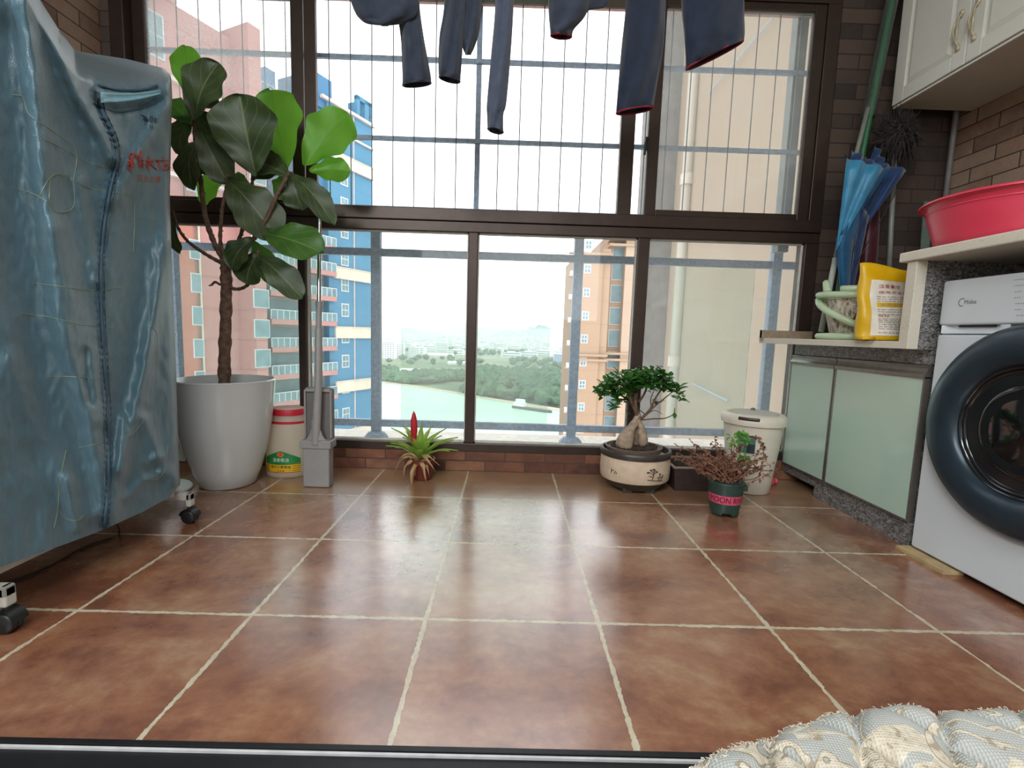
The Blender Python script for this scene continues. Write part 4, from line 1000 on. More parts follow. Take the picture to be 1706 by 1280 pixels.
MB().lathe([(0.062, zt-.006), (0.066, zt-.004), (0.066, zt+.002), (0.061, zt+.003)], (dx, dy, 0), 48).build('pot_rim', gm_, dp_, smooth=True)
m = MB(); 
for x_ in (-0.066,): 
    a = R(-8); c = Vector((dx+math.cos(a)*0.066, dy+math.sin(a)*0.066, zt-.022)); m.obox(c, Vector((math.cos(a), math.sin(a), 0))*0.011, Vector((-math.sin(a), math.cos(a), 0))*0.012, Vector((0, 0, .012)))
m.build('lug', gm_, dp_, bevel=0.003)
zb0, zb1 = lerp(0, zt, .40), lerp(0, zt, .66); rr_ = lambda z: lerp(0.049, 0.064, z/zt)+0.0022
MB().grid(lambda a, b: Vector((dx+math.cos(-math.pi/2+(a-.5)*5.2)*rr_(lerp(zb0, zb1, b)), dy+math.sin(-math.pi/2+(a-.5)*5.2)*rr_(lerp(zb0, zb1, b)), lerp(zb0, zb1, b))), 60, 2).build('pink_band', pm('pink_band', srgb(206, 84, 112), 0.5, 0, 0.08, 60), dp_, smooth=True)
m = MB()
def bandtxt(a, b):
    ang = -math.pi/2-1.42+a*2.55; z = lerp(zb0+.005, zb1-.005, b); r = rr_(z)+0.0009; return Vector((dx+math.cos(ang)*r, dy+math.sin(ang)*r, z))
put_text(m, 'MOON RIVER', bandtxt); put_text(m, 'MOON RIVER', lambda a, b: bandtxt(a+.004, b)+Vector((0, 0, .0005))); m.build('lettering', pm('band_ink', srgb(120, 22, 46), 0.5), dp_)
MB().lathe([(0, zt-.012), (.061, zt-.014)], (dx, dy, 0), 20).build('soil', M['soil'], dp_)
ms = MB(); ml = MB(); mg = MB(); r3 = random.Random(21)
d_ = lambda u, v, d=0.0: atY(u, v, dy+d)
tips = [(1118, 760), (1126, 742), (1150, 735), (1163, 745), (1185, 738), (1190, 730), (1200, 742), (1217, 750), (1235, 745), (1250, 735), (1268, 745), (1288, 772), (1278, 760), (1292, 785), (1145, 775), (1140, 765), (1175, 760), (1160, 758), (1225, 760), (1260, 770), (1205, 755), (1195, 765), (1245, 765), (1130, 755), (1283, 790), (1155, 770), (1168, 768)]
tips += [(r3.uniform(1145, 1265), r3.uniform(755, 790)) for _ in range(34)]
for i, (u, v) in enumerate(tips):
    s0 = Vector((dx+r3.uniform(-.045, .045), dy+r3.uniform(-.04, .04), zt-.012)); e = d_(u, v, r3.uniform(-.08, .08))
    mid_ = s0.lerp(e, .5)+Vector((r3.uniform(-.012, .012), r3.uniform(-.02, .02), r3.uniform(0, .03)))
    P = catmull([s0, mid_, e], 5); ms.tube(P, [lerp(0.0021, 0.0009, k/(len(P)-1)) for k in range(len(P))], 5)
    for k in range(2, len(P)):
        for _ in range(2):
            q = P[k]; dd = Vector((r3.uniform(-1, 1), r3.uniform(-1, 1), r3.uniform(-.6, .8))).normalized()
            leaf(ml, q, q+dd*r3.uniform(.010, .020), r3.uniform(.006, .011), (0, -.3, 1), .25, 2, 4, 'ellipse', 0, .3, k)
mshoot = mat_leaf('shoot', srgb(70, 132, 44), srgb(104, 164, 66), srgb(110, 160, 70), 0.3, srgb(120, 180, 70), 0.5, False)
# arching stem at right
P = catmull([Vector((dx+.02, dy, zt)), d_(1262, 795, .02), d_(1272, 760, .02), d_(1266, 735, .02), d_(1250, 728, .02)], 7); ms.tube(P, .0016, 5)
for q in P[8:]:
    for _ in range(3): dd = Vector((r3.uniform(-1, 1), r3.uniform(-1, 1), r3.uniform(-.4, .8))).normalized(); leaf(ml, q, q+dd*.014, .009, (0, -.3, 1), .2, 2, 4, 'ellipse', 0, .3, 1)
for gi, (u, v, n_) in enumerate(((1236, 727, 20), (1224, 740, 12), (1242, 736, 12), (1240, 765, 12), (1248, 770, 6), (1220, 728, 6))):
    mg = MB()
    c = d_(u, v, -.02); ms.tube([Vector((dx+.01, dy, zt)), (Vector((dx, dy, zt))+c)/2+Vector((.006, 0, .01)), c], .0016, 5)
    for k in range(n_):
        dd = Vector((r3.uniform(-1, 1), r3.uniform(-.8, .8), r3.uniform(-.5, .9))).normalized(); o_ = c+dd*.006; leaf(mg, o_, o_+dd*.020, .011, (0, -.5, 1), .15, 3, 5, 'ellipse', 0, .2, k)
    mg.build('green_shoot', mshoot, dp_)
ms.build('dry_stems', pm('dry_stem', srgb(150, 104, 84), 0.8, 0, 0.15, 80), dp_)
ml.build('dry_leaves', mat_leaf('withered', srgb(98, 66, 52), srgb(142, 100, 78), srgb(120, 80, 60), 0.15, srgb(160, 110, 80), 0.8, False), dp_)

# ------------------------------------------------------------------ dustbin
ty = 2.045; tx = atY(1250, 760, ty).x
tb = thing('dustbin', 'cream round dustbin with push-button lid beside the green cabinet', 'bin', (tx, ty, 0))
zl = atY(1250, 699, ty-.12).z
MB().lathe([(0, 0), (.084, 0), (.088, .004), (.098, .1), (.112, .22), (.121, zl-.028), (.118, zl-.028), (0, zl-.04)], (tx, ty, .001), 48).build('body', M['cream_plastic'], tb, smooth=True, autos=50)
MB().lathe([(.124, zl-.036), (.131, zl-.034), (.1325, zl-.02), (.129, zl), (.118, zl+.008), (.104, zl+.0095), (.102, zl+.007), (0, zl+.007)], (tx, ty, .001), 56).build('lid', M['cream_plastic'], tb, smooth=True, autos=50)
MB().lathe([(.1005, zl+.005), (.0985, zl+.012), (.08, zl+.015), (0, zl+.016)], (tx, ty, .001), 56).build('lid_flap', pm('lid_grey', srgb(186, 182, 172), .45, 0, .02, 8), tb, smooth=True, autos=50)
m = MB(); 
m.grid(lambda a, b: Vector((tx+math.cos(-math.pi/2-.62+(a-.5)*.62)*(.131+.003*math.sin(b*3.14)), ty+math.sin(-math.pi/2-.62+(a-.5)*.62)*(.131+.003*math.sin(b*3.14)), lerp(zl-.009, zl+.004, b))), 12, 4)
m.build('push_button', pm('button_brown', srgb(64, 52, 48), .4), tb, smooth=True, solid=.002)
MB().lathe([(0, .012), (.008, .01), (.01, 0)], (tx+.01, ty+.03, zl+.016), 10).build('lid_knob', M['grey_plastic_dark'], tb)
ra = lambda z: interp([(.004, .088), (.1, .098), (.22, .112), (.33, .121)], z)+.0012
def binlab(a, b, off=0): 
    z = lerp(.185, .262, b); ang = -math.pi/2-.66+(a-.5)*.62; r = ra(z)+off; return Vector((tx+math.cos(ang)*r, ty+math.sin(ang)*r, z))
lb = MB().grid(binlab, 12, 4).build('label', pm('teal_label', srgb(74, 116, 108), .4), tb, smooth=True)
MB().grid(lambda a, b: binlab(.55+.42*a, .05+.5*b, .001), 6, 2).build('label_panel', pm('dark_label', srgb(34, 48, 52), .4), lb, smooth=True)
# small pink shuttlecock-like brush
q = atZ(1290, 806, 0)
MB().lathe([(0, 0.0), (.012, .002), (.017, .012), (.018, .02), (.012, .03), (0, .034)], (q.x+.02, q.y+.02, .001), 14)
m = MB(); c = Vector((1.245, 2.10, .024))
for k in range(16):
    a = k/16*6.283; m.tube([c+Vector((.0, math.cos(a)*.006, math.sin(a)*.006)), c+Vector((-.022, math.cos(a)*.017, math.sin(a)*.017)), c+Vector((-.042, math.cos(a)*.020, math.sin(a)*.020))], [.0035, .005, .003], 6)
m.ball(c, .012, 10, 8); tag(m.build('pink_bath_puff', pm('pink_plastic', srgb(232, 88, 112), .5), smooth=True), 'small pink ribbed plastic piece on the floor behind the bin', 'cleaning pad')
# ------------------------------------------------------------------ right side: cabinet run
cb = thing('low_cabinet', 'low cabinet with two mint glass doors and aluminium trim', 'cabinet', (1.62, 1.83, 0))
XC = 1.335; CY0, CY1 = 1.505, 2.195
m = MB(); m.box(XC+.01, 1.955, CY0, CY1, .085, .60); m.build('carcass', pm('carcass_grey', srgb(120, 122, 118), .6), cb)
m = MB(); m.box(XC+.004, XC+.016, 1.478, 1.97, .0, .085); m.box(XC+.004, XC+.016, 1.97, CY1, .045, .085); m.build('plinth', M['granite'], cb)
dv = 1.895
def cabdoor(y0, y1):
    z0, z1 = .088, .565; e = .006
    f_ = MB()
    f_.box(XC-.012, XC+.008, y0, y0+e, z0, z1); f_.box(XC-.012, XC+.008, y1-e, y1, z0, z1); f_.box(XC-.012, XC+.008, y0+e, y1-e, z0, z0+e)
    dd = f_.build('door', M['alu'], cb)
    MB().box(XC-.010, XC+.006, y0+e, y1-e, z0+e, z1).build('glass_panel', M['mint_glass'], dd)
    pr_ = [(XC+.008, .560), (XC-.016, .560), (XC-.018, .572), (XC-.010, .582), (XC-.006, .592), (XC-.012, .602), (XC+.008, .604)]
    MB().prism(pr_, y0, y1, lambda x, z, y: (x, y, z)).build('handle_profile', M['alu'], dd, bevel=.001)
cabdoor(1.480, dv-.003); cabdoor(dv+.003, CY1)
# granite body of the counter
ct = thing('stone_counter', 'stepped pale quartz counter with dark granite sides above cabinet and washer', 'counter', (1.62, 1.5, .6))
m = MB(); m.box(XC+.0, 1.955, 1.478, CY1, .605, .652); m.build('granite_strip', M['granite'], ct)
m = MB(); m.box(1.285, 1.955, 1.476, 1.503, .652, .925); m.box(1.352, 1.955, 1.476, 1.503, .0, .652); m.build('granite_side', M['granite'], ct)
m = MB(); m.prism([(1.165, 2.195), (1.955, 2.195), (1.955, 1.503), (1.250, 1.503)], .652, .676); m.build('quartz_ledge', M['quartz'], ct, bevel=.002)
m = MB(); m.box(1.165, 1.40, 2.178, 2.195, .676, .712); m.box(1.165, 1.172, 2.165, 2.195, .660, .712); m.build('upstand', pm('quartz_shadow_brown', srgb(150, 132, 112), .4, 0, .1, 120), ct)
m = MB(); m.box(1.250, 1.285, 1.476, 1.512, .652, .925); m.build('quartz_edge', M['quartz'], ct, bevel=.002)
m = MB(); m.box(1.240, 1.955, .30, 1.535, .925, .955); m.build('quartz_top', M['quartz'], ct, bevel=.004)
m = MB(); m.box(1.80, 1.955, .30, .86, .0, .925); m.build('far_leg_panel', M['granite'], ct)

# ------------------------------------------------------------------ washing machine
WX = 1.325; WY0, WY1 = .862, 1.458; wc = (WY0+WY1)/2
ws = thing('washing_machine', 'white front-loading washing machine with a large dark round door', 'washing machine', (1.6, wc, 0))
wm = pm('white_enamel', srgb(206, 212, 216), .25, 0, .01, 6)
m = MB(); m.box(WX, 1.90, WY0, WY1, .018, .700); m.build('body', wm, ws, bevel=.006, seg=3)
m = MB(); m.box(WX-.002, 1.90, WY0, WY1, .728, .862); m.build('control_panel', wm, ws, bevel=.007, seg=3)
m = MB(); m.box(WX+.012, 1.90, WY0+.004, WY1-.004, .695, .732); m.build('recess', wm, ws)
# scooped drawer grip
m = MB(); m.grid(lambda a, b: Vector((WX-.001+.030*math.sin(math.pi*min(1, a*1.15))**.6*(b**.8), WY1-.012-a*.20, lerp(.703, .728, b))), 16, 8); m.build('drawer_grip', wm, ws, smooth=True)
m = MB(); m.box(WX+.006, WX+.011, WY1-.165, WY1-.06, .722, .728); m.build('grip_slot', M['black_plastic'], ws)
for yy in (WY0+.05, WY1-.05):
    for xx in (WX+.05, 1.85): MB().lathe([(0, 0), (.02, 0), (.02, .012), (.012, .02), (0, .02)], (xx, yy, .0), 14).build('foot', M['black_plastic'], ws)
dz = .452; Rw = .279
door = MB().lathe([(.168, .0), (.170, .020), (.180, .034), (.205, .043), (.235, .043), (.262, .034), (.276, .018), (Rw, .0)], (0, 0, 0), 96)
for v_ in door.v: v_.x, v_.y, v_.z = WX-v_.z-.001, wc+v_.x, dz+v_.y
dm_ = pm('gunmetal_ring', srgb(44, 58, 68), .32, .35, .05, 20)
dr = door.build('door', dm_, ws, smooth=True)
def disc(prof, name, mat, par):
    q = MB().lathe(prof, (0, 0, 0), 80)
    for v_ in q.v: v_.x, v_.y, v_.z = WX-v_.z, wc+v_.x, dz+v_.y
    return q.build(name, mat, par, smooth=True, autos=60)
for i, (r0, z0) in enumerate(((.170, .022), (.160, .018), (.151, .015))):
    disc([(r0-.008, z0-.008), (r0-.006, z0), (r0, z0+.002), (r0+.003, z0-.006)], 'door_ring', pm('black_gloss', srgb(26, 30, 34), .15, .2, .05, 20, spec=.8), dr)
disc([(.150, .010), (.12, .016), (.07, .024), (0, .028)], 'door_glass', pm('dark_door_glass', srgb(16, 18, 20), .06, 0, .05, 10, spec=.9), dr)
disc([(.118, .0185), (.110, .0225), (.104, .0215)], 'glass_ridge', pm('dark_door_glass', (0, 0, 0, 1)), dr)
# emblem and panel print on the control panel: helper mapping (y from left edge, z)
def wpan(y, z, off=.0006): return Vector((WX-.002-off, y, z))
ink = pm('grey_print', srgb(150, 156, 160), .4)
m = MB(); y0 = WY1-.066
put_text(m, 'Midea', lambda a, b: wpan(y0-.010-.036*a, .788+.012*b))
P = [wpan(y0-.004-.011*math.cos(t_), .794+.011*math.sin(t_), .001) for t_ in [R(60+k*12) for k in range(20)]]
m.tube(P, .0008, 5); m.build('logo', pm('logo_print', srgb(84, 92, 98), .4), ws)
m = MB(); r4 = random.Random(5)
for k in range(7):
    z = .842-k*.0155; x = 0
    y = WY1-.205-.003*k+ .002*(k % 2)
    for j in range(r4.randint(3, 5)):
        w_ = r4.uniform(.003, .005); m.add([wpan(y, z), wpan(y-w_, z), wpan(y-w_, z+.0025), wpan(y, z+.0025)], [(0, 1, 2, 3)]); y -= w_+.0022
    m.add([wpan(y-.004, z+.002), wpan(y-.035, z+.002), wpan(y-.035, z+.0026), wpan(y-.004, z+.0026)], [(0, 1, 2, 3)])
m.build('panel_print', ink, ws)
q = MB().lathe([(0, .022), (.026, .022), (.029, .018), (.031, 0)], (0, 0, 0), 40)
for v_ in q.v: v_.x, v_.y, v_.z = WX-.003-v_.z, wc-.0+v_.x, .792+v_.y
q.build('dial', wm, ws, smooth=True, autos=50)
tag(MB().box(1.288, 1.350, 1.30, 1.472, .0, .012).build('plywood_sheet', pm('plywood', srgb(176, 152, 112), .7, 0, .1, 20), bevel=.001), 'thin plywood piece lying on the floor under the washing machine corner', 'board')

# ------------------------------------------------------------------ basin
bx_, by_ = 1.46, 1.40
bs = thing('wash_basin', 'large pink plastic basin on the counter above the washing machine', 'basin', (bx_, by_, .956))
def mat_basin():
    t = NT('pink_basin_plastic'); t.base(t.ramp(t.noise(t.coord(), 6, 3), [(.3, srgb(214, 62, 84)), (.7, srgb(226, 74, 100))])); t.set(.3); t.translucent(srgb(230, 80, 110), .15); return t.mat
M['basin'] = mat_basin()
MB().lathe([(0, .003), (.160, .003), (.172, .006), (.180, .03), (.200, .095), (.206, .128), (.2185, .133), (.2225, .1305), (.223, .134), (.218, .138), (.203, .136), (.196, .10), (.175, .035), (.160, .010), (0, .008)], (bx_, by_, .9555), 72).build('bowl', M['basin'], bs, smooth=True, autos=60)
MB().lathe([(.2035, .108), (.2048, .110), (.2045, .113)], (bx_, by_, .9555), 72).build('rib', M['basin'], bs, smooth=True)

# ------------------------------------------------------------------ things on the ledge
LZ = .6765
# marble-look pot
mp_y = 1.87; mp_x = atY(1418, 520, mp_y).x
t = NT('marble_ceramic'); P = t.pos(); n = t.noise(t.map(P, (1, 1, .35)), 28, 5, .7, dist=2.2); t.base(t.ramp(n, [(.38, srgb(84, 66, 60)), (.46, srgb(172, 160, 148)), (.56, srgb(214, 206, 192))])); t.set(.3); M['marble'] = t.mat
zr = atY(1418, 500, mp_y).z
cup = MB().lathe([(0, 0), (.056, 0), (.060, .004), (.098, zr-LZ), (.093, zr-LZ), (.056, .01), (0, .01)], (mp_x, mp_y, LZ), 40)
tag(cup.build('marbled_pot', M['marble'], smooth=True, autos=50), 'marbled grey and cream pot on the ledge ringed by the green hose', 'pot')
# hose
hm_ = NT('pale_green_hose'); hm_.base(srgb(212, 228, 196)); hm_.set(.25); hm_.translucent(srgb(205, 235, 200), .3)
hose = MB(); c1 = mp_x+.012; zc_ = zr+.006; pts = []
NA = 96
for k in range(NA+1):
    q = k/NA; an = R(-60-360*3.25*q)           # clockwise coil climbing the pot
    z = interp([(0, LZ+.013), (.26, LZ+.013), (.36, LZ+.06), (.44, zc_-.002), (.62, zc_), (.8, zc_+.020), (1, zc_+.030)], q)
    rr = interp([(0, .105), (.2, .120), (.36, .128), (.5, .122), (.75, .126), (1, .112)], q)
    pts.append(Vector((c1+rr*math.cos(an), mp_y+rr*.92*math.sin(an), z)))
hose.tube(pts, .0125, 12)
hose.tube(catmull([Vector((c1-.118, mp_y-.01, zc_+.022)), Vector((c1-.108, mp_y+.02, zc_+.055)), Vector((c1-.088, mp_y+.05, zc_+.058)), Vector((c1-.07, mp_y+.07, zc_+.02))], 6), .0125, 12)
tag(hose.build('garden_hose', hm_.mat, smooth=True), 'pale green garden hose coiled around the marbled pot', 'hose')
# yellow bag
yb = 1.60; l0 = atY(1440, 556, yb); l1 = atY(1452, 440, yb)
xl0, xl1, xr = l0.x, l1.x, 1.42; zb_, zt_ = LZ+.002, l1.z
bag = thing('detergent_bag', 'yellow plastic bag with white printed label standing on the ledge', 'bag', ((xl0+xr)/2, yb, LZ))
def bagf(a, b, side):
    x = lerp(lerp(xl0, xl1, b), xr, a); z = lerp(zb_, zt_, b)+(.012*math.sin(a*5+1)*(b**6))
    th = .035*math.sin(math.pi*max(.02, min(.98, a)))**.5*(1-.85*b**1.5)+.004
    return Vector((x+.0012*math.sin(b*17), yb+.03+side*th+.004*math.sin(a*9+b*12)+.02*b, z))
m = MB(); m.grid(lambda a, b: bagf(a, b, -1), 14, 20); m.grid(lambda a, b: bagf(a, b, 1), 14, 20)
m.grid(lambda a, b: bagf(0, b, lerp(-1, 1, a)), 2, 20); m.grid(lambda a, b: bagf(1, b, lerp(-1, 1, a)), 2, 20); m.grid(lambda a, b: bagf(a, 0, lerp(-1, 1, b)), 14, 2); m.grid(lambda a, b: bagf(a, 1, lerp(-1, 1, b)), 14, 2)
ym = NT('yellow_film'); ym.base(ym.ramp(ym.noise(ym.coord(), 12, 4), [(.3, srgb(226, 176, 10)), (.7, srgb(240, 200, 30))])); ym.set(.35); ym.translucent(srgb(240, 200, 30), .2)
m.build('bag', ym.mat, bag, smooth=True, weld=True)
def bagL(a, b, off=.0015): return bagf(lerp(.12, 1.0, a), lerp(.06, .80, b), -1)+Vector((0, -off, 0))
lab = MB().grid(bagL, 12, 16).build('label', pm('label_white', srgb(226, 218, 204), .45), bag, smooth=True)
m = MB(); put_text(m, '注意事项', lambda a, b: bagL(.12+.40*a, .86+.07*b, .003)); put_text(m, '使用方法 每次用量', lambda a, b: bagL(.12+.85*a, .76+.05*b, .003)); put_text(m, '成分', lambda a, b: bagL(.10+.20*a, .335+.045*b, .003))
m.build('red_print', pm('red_ink', srgb(176, 70, 60), .5), lab)
m = MB(); m.grid(lambda a, b: bagL(lerp(.10, .62, a), lerp(.52, .60, b), .0022), 4, 2); m.build('yellow_stripe', ym.mat, lab)
m = MB(); r5 = random.Random(9)
for k, b0 in enumerate((.70, .66, .62, .47, .43, .38, .30, .27, .24, .20, .16, .12, .05)):
    a = .10
    while a < .95:
        w_ = r5.uniform(.03, .10); m.grid(lambda p_, q_, a=a, b0=b0, w_=w_: bagL(a+w_*p_, b0+.011*q_, .003), 1, 1); a += w_+.02
put_text(m, '家用洗衣', lambda a, b: bagL(.16+.36*a, .54+.045*b, .003))
m.build('small_print', pm('grey_ink', srgb(158, 152, 146), .5), lab)
# small yellow cap lying by the bag
m = MB().tube([atY(1436, 556, 1.585)+Vector((0, 0, .002)), atY(1458, 556, 1.585)+Vector((0, 0, .002))], .0055, 10)
zmin = min(v.z for v in m.v); [setattr(v, 'z', v.z+LZ+.0005-zmin) for v in m.v]
tag(m.build('yellow_strip', ym.mat, smooth=True), 'short yellow rolled plastic strip in front of the yellow bag', 'strip')

# ------------------------------------------------------------------ umbrella, poles, brush in the corner
uy = 2.02
U = lambda u, v, d=0.0: atY(u, v, uy+d)
um = thing('umbrella', 'half-folded blue umbrella leaning point down in the corner', 'umbrella', (U(1405, 540).x, uy, LZ))
def panel(mb, pts, n=8):
    # triangular sheet with folds: pts = top-left, top-right, lower tip
    A, B, C_ = [Vector(p) for p in pts]
    mb.grid(lambda a, b: (A.lerp(B, a)).lerp(C_, b**1.0)+Vector((0, .010*math.sin(a*14)*(1-b)+.012*math.sin(math.pi*a)*math.sin(math.pi*b), 0)), 16, n)
cl1 = mat_cloth('umbrella_blue', srgb(58, 138, 178), srgb(74, 158, 198), 20, .25, False); cl2 = mat_cloth('umbrella_navy', srgb(34, 58, 96), srgb(44, 72, 118), 20, .15, False)
tip = U(1392, 478, -.02); 
m = MB(); panel(m, (U(1411, 263, -.06), U(1475, 279, -.07), U(1393, 418, -.04))); m.build('canopy_panel', cl1, um, smooth=True, solid=.0015)
m = MB(); panel(m, (U(1475, 279, -.068), U(1481, 281, -.05), U(1393, 418, -.038))); panel(m, (U(1393, 400, -.045), U(1440, 330, -.04), U(1404, 490, -.02)));
m.grid(lambda a, b: U(lerp(lerp(1393, 1400, b), lerp(1424, 1414, b), a), lerp(lerp(415, 492, b), lerp(360, 492, b), a), -.03-.015*math.sin(math.pi*a)), 10, 8)
m.build('canopy_fold', mat_cloth('umbrella_mid', srgb(30, 84, 124), srgb(40, 100, 142), 20, .2, False), um, smooth=True, solid=.0015)
m = MB(); panel(m, (U(1455, 268, .02), U(1513, 283, -.02), U(1425, 402, .0))); m.grid(lambda a, b: U(lerp(lerp(1428, 1410, b), lerp(1448, 1420, b), a), lerp(lerp(330, 492, b), lerp(360, 492, b), a), -.005-.01*math.sin(math.pi*a)), 8, 8); m.build('canopy_panel', cl2, um, smooth=True, solid=.0015)
m = MB(); panel(m, (U(1420, 250, .02), U(1460, 272, .03), U(1405, 330, .0))); panel(m, (U(1460, 240, .04), U(1475, 272, .03), U(1440, 300, .02))); m.build('canopy_panel', cl2, um, smooth=True, solid=.0015)
m = MB(); m.tube([U(1442, 262, -.01), U(1402, 545, -.01)], .005, 8)
for a, b_ in (((1411, 263), (1398, 470)), ((1475, 279), (1402, 470)), ((1513, 283), (1410, 470)), ((1408, 258), (1413, 266))): m.tube([U(*a, -.03), U(*b_, -.015)], .0018, 6)
m.build('shaft_and_ribs', M['black_plastic'], um)
m = MB(); m.tube([U(1405, 480, -.01), U(1402, 545, -.01)], [.012, .006], 10); m.build('tip', cl2, um, smooth=True)
def pole(name, pts, r, mat, label, cat, extra=None):
    o = MB().tube([Vector(p) for p in pts], r, 14).build(name, mat, smooth=True, autos=50); return tag(o, label, cat)
t1 = thing('broom_handle', 'long green pole in a cloudy sleeve leaning behind the blue umbrella', 'pole', (U(1384, 556, .09).x, uy+.09, LZ))
MB().tube([U(1385, 553, .05), U(1438, 250, .10), U(1492, -30, .13)], .0125, 14).build('pole', pm('green_plastic', srgb(44, 104, 68), .4), t1, smooth=True, autos=50)
m = MB().tube([U(1446, 196, .100), U(1466, 96, .118), U(1493, -30, .13)], .024, 18, False)
m.build('cloudy_sleeve', mat_glass('cloudy_sleeve', .12, (.86, .88, .88, 1), .2, False), t1, smooth=True)
t2 = thing('broom_handle', 'pale grey-white pole leaning left of the green pole', 'pole', (U(1368, 556, .03).x, uy+.03, LZ))
MB().tube([U(1368, 553, .02), U(1392, 430, .03)], .011, 14).build('lower_section', pm('pale_pole', srgb(178, 184, 176), .4), t2, smooth=True)
MB().tube([U(1392, 430, .03), U(1428, 252, .06), U(1446, 180, .075)], .009, 14).build('upper_section', pm('grey_pole', srgb(120, 124, 118), .4), t2, smooth=True)
t3 = thing('floor_brush', 'round bushy dark brush head on a grey pole below the wall cabinet', 'brush', (U(1497, 230).x, uy+.1, .8))
m = MB(); c = U(1492, 228, .06); r6 = random.Random(31)
for k in range(520):
    d = Vector((r6.gauss(0, 1), r6.gauss(0, 1), r6.gauss(0, 1))).normalized(); L = r6.uniform(.075, .115)
    m.tube([c+d*.02, c+d*L*.7+Vector((r6.uniform(-.01, .01), 0, r6.uniform(-.01, .01))), c+Vector((d.x*L, d.y*L*.75, d.z*L*1.35-.02))], [.003, .0022, .0008], 4, False)
m.ball(c, .06, 14, 10, (1.1, .8, 1.1))
m.build('bristles', pm('dark_bristles', srgb(44, 38, 36), .85, 0, .3, 60), t3)
MB().tube([c, U(1476, 552, .08)], .010, 12).build('pole', pm('grey_pole', (0, 0, 0, 1)), t3, smooth=True)
t4 = thing('closed_umbrella', 'closed dark maroon umbrella standing behind the blue umbrella', 'umbrella', (U(1440, 552, .04).x, uy+.04, LZ))
m = MB(); A = U(1452, 292, .12); B_ = U(1436, 545, .10)
P = [A.lerp(B_, k/12) for k in range(13)]; m.tube(P, [(.012+.030*math.sin(math.pi*min(1, .08+k/13))**.7) for k in range(13)], 20)
for v_ in m.v:
    a_ = math.atan2(v_.y-uy-.11, v_.x-A.x); v_ += Vector((math.cos(a_*7), math.sin(a_*7), 0))*.002
m.build('canopy', mat_cloth('maroon', srgb(56, 18, 28), srgb(78, 26, 38), 20, .05, False), t4, smooth=True)
MB().tube([A, A+(A-B_).normalized()*.03], .006, 10).build('ferrule', M['black_plastic'], t4)
# grey-green slotted plastic strip standing in the corner
m = MB(); a = U(1546, 336, .08); b2_ = U(1530, 560, .0)
dv_ = (b2_-a).normalized(); m.obox((a+b2_)/2, Vector((.018, 0, 0)), Vector((0, .003, 0)), (b2_-a)/2)
st = thing('plastic_strip', 'grey-green plastic strip with a hole, standing behind the yellow bag', 'strip', ((a+b2_)/2)); m.build('strip', pm('strip_green', srgb(92, 106, 98), .5), st, bevel=.001)
m = MB(); c = a+dv_*.03+Vector((0, -.004, 0)); m.tube([c, c+Vector((0, -.001, 0))], .007, 14); m.build('hole', M['dark'], st)
# vertical pipe in the room corner
pp = MB(); x = 1.925; pp.tube([Vector((x, 2.165, .68)), Vector((x, 2.165, CEIL))], .011, 14)
tag(pp.build('conduit', pm('pipe_grey', srgb(110, 108, 106), .5), smooth=True), 'thin grey conduit running up the brick corner above the counter', 'pipe')

# ------------------------------------------------------------------ wall cabinet
ux, uz, uy1 = 1.63, 1.672, 2.13
wc_ = thing('wall_cabinet', 'white wall cabinet with panelled doors above the washing machine', 'cabinet', (1.8, 1.5, uz))
m = MB(); m.box(ux, XR-.002, .56, uy1, uz, 2.42); m.build('carcass', pm('cabinet_underside', srgb(200, 196, 178), .5, 0, .02, 8), wc_)
yd = 2.13; W_ = .322
for k in range(4):
    y1 = uy1-k*(W_+.004)-.002; y0 = y1-W_
    z0, z1 = uz+.006, 2.40
    m = MB(); fw = .055
    X0, X1 = ux-.02, ux
    m.box(X0, X1, y0, y0+fw, z0, z1); m.box(X0, X1, y1-fw, y1, z0, z1); m.box(X0, X1, y0+fw, y1-fw, z0, z0+fw); m.box(X0, X1, y0+fw, y1-fw, z1-fw, z1)
    m.box(X0+.010, X1, y0+fw, y1-fw, z0+fw, z1-fw)
    g_y0, g_y1, g_z0, g_z1 = y0+fw+.022, y1-fw-.022, z0+fw+.022, z1-fw-.022
    m.add([(X0+.010, g_y0-.018, g_z0-.018), (X0+.010, g_y1+.018, g_z0-.018), (X0+.010, g_y1+.018, g_z1+.018), (X0+.010, g_y0-.018, g_z1+.018), (X0+.001, g_y0, g_z0), (X0+.001, g_y1, g_z0), (X0+.001, g_y1, g_z1), (X0+.001, g_y0, g_z1)],
          [(0, 1, 5, 4), (1, 2, 6, 5), (2, 3, 7, 6), (3, 0, 4, 7), (4, 5, 6, 7)])
    dd = m.build('door', M['white_cab'], wc_, bevel=.0025)
    ye = y0+.028 if k % 2 == 0 else y1-.028
    zh0 = uz+.075; h_ = MB()
    for s_ in (-1, 1):
        h_.tube(catmull([Vector((X0-.004, ye, zh0+.006)), Vector((X0-.014, ye, zh0+.02)), Vector((X0-.022, ye+s_*.0085, zh0+.06)), Vector((X0-.014, ye, zh0+.10)), Vector((X0-.004, ye, zh0+.114))], 6), .0038, 8)
    for z_ in (zh0, zh0+.12): h_.ball((X0-.004, ye, z_), .009, 10, 8, (.8, 1, 1.2)); h_.tube([(X0-.008, ye, zh0+.015 if z_ == zh0 else zh0+.105), (X0-.004, ye, z_)], .005, 8)
    h_.build('handle', pm('cream_handle', srgb(178, 168, 142), .35, .2), dd, smooth=True)
m = MB().box(ux-.012, ux-.002, .56, uy1, uz-.004, uz+.003); m.build('light_rail', M['white_cab'], wc_)
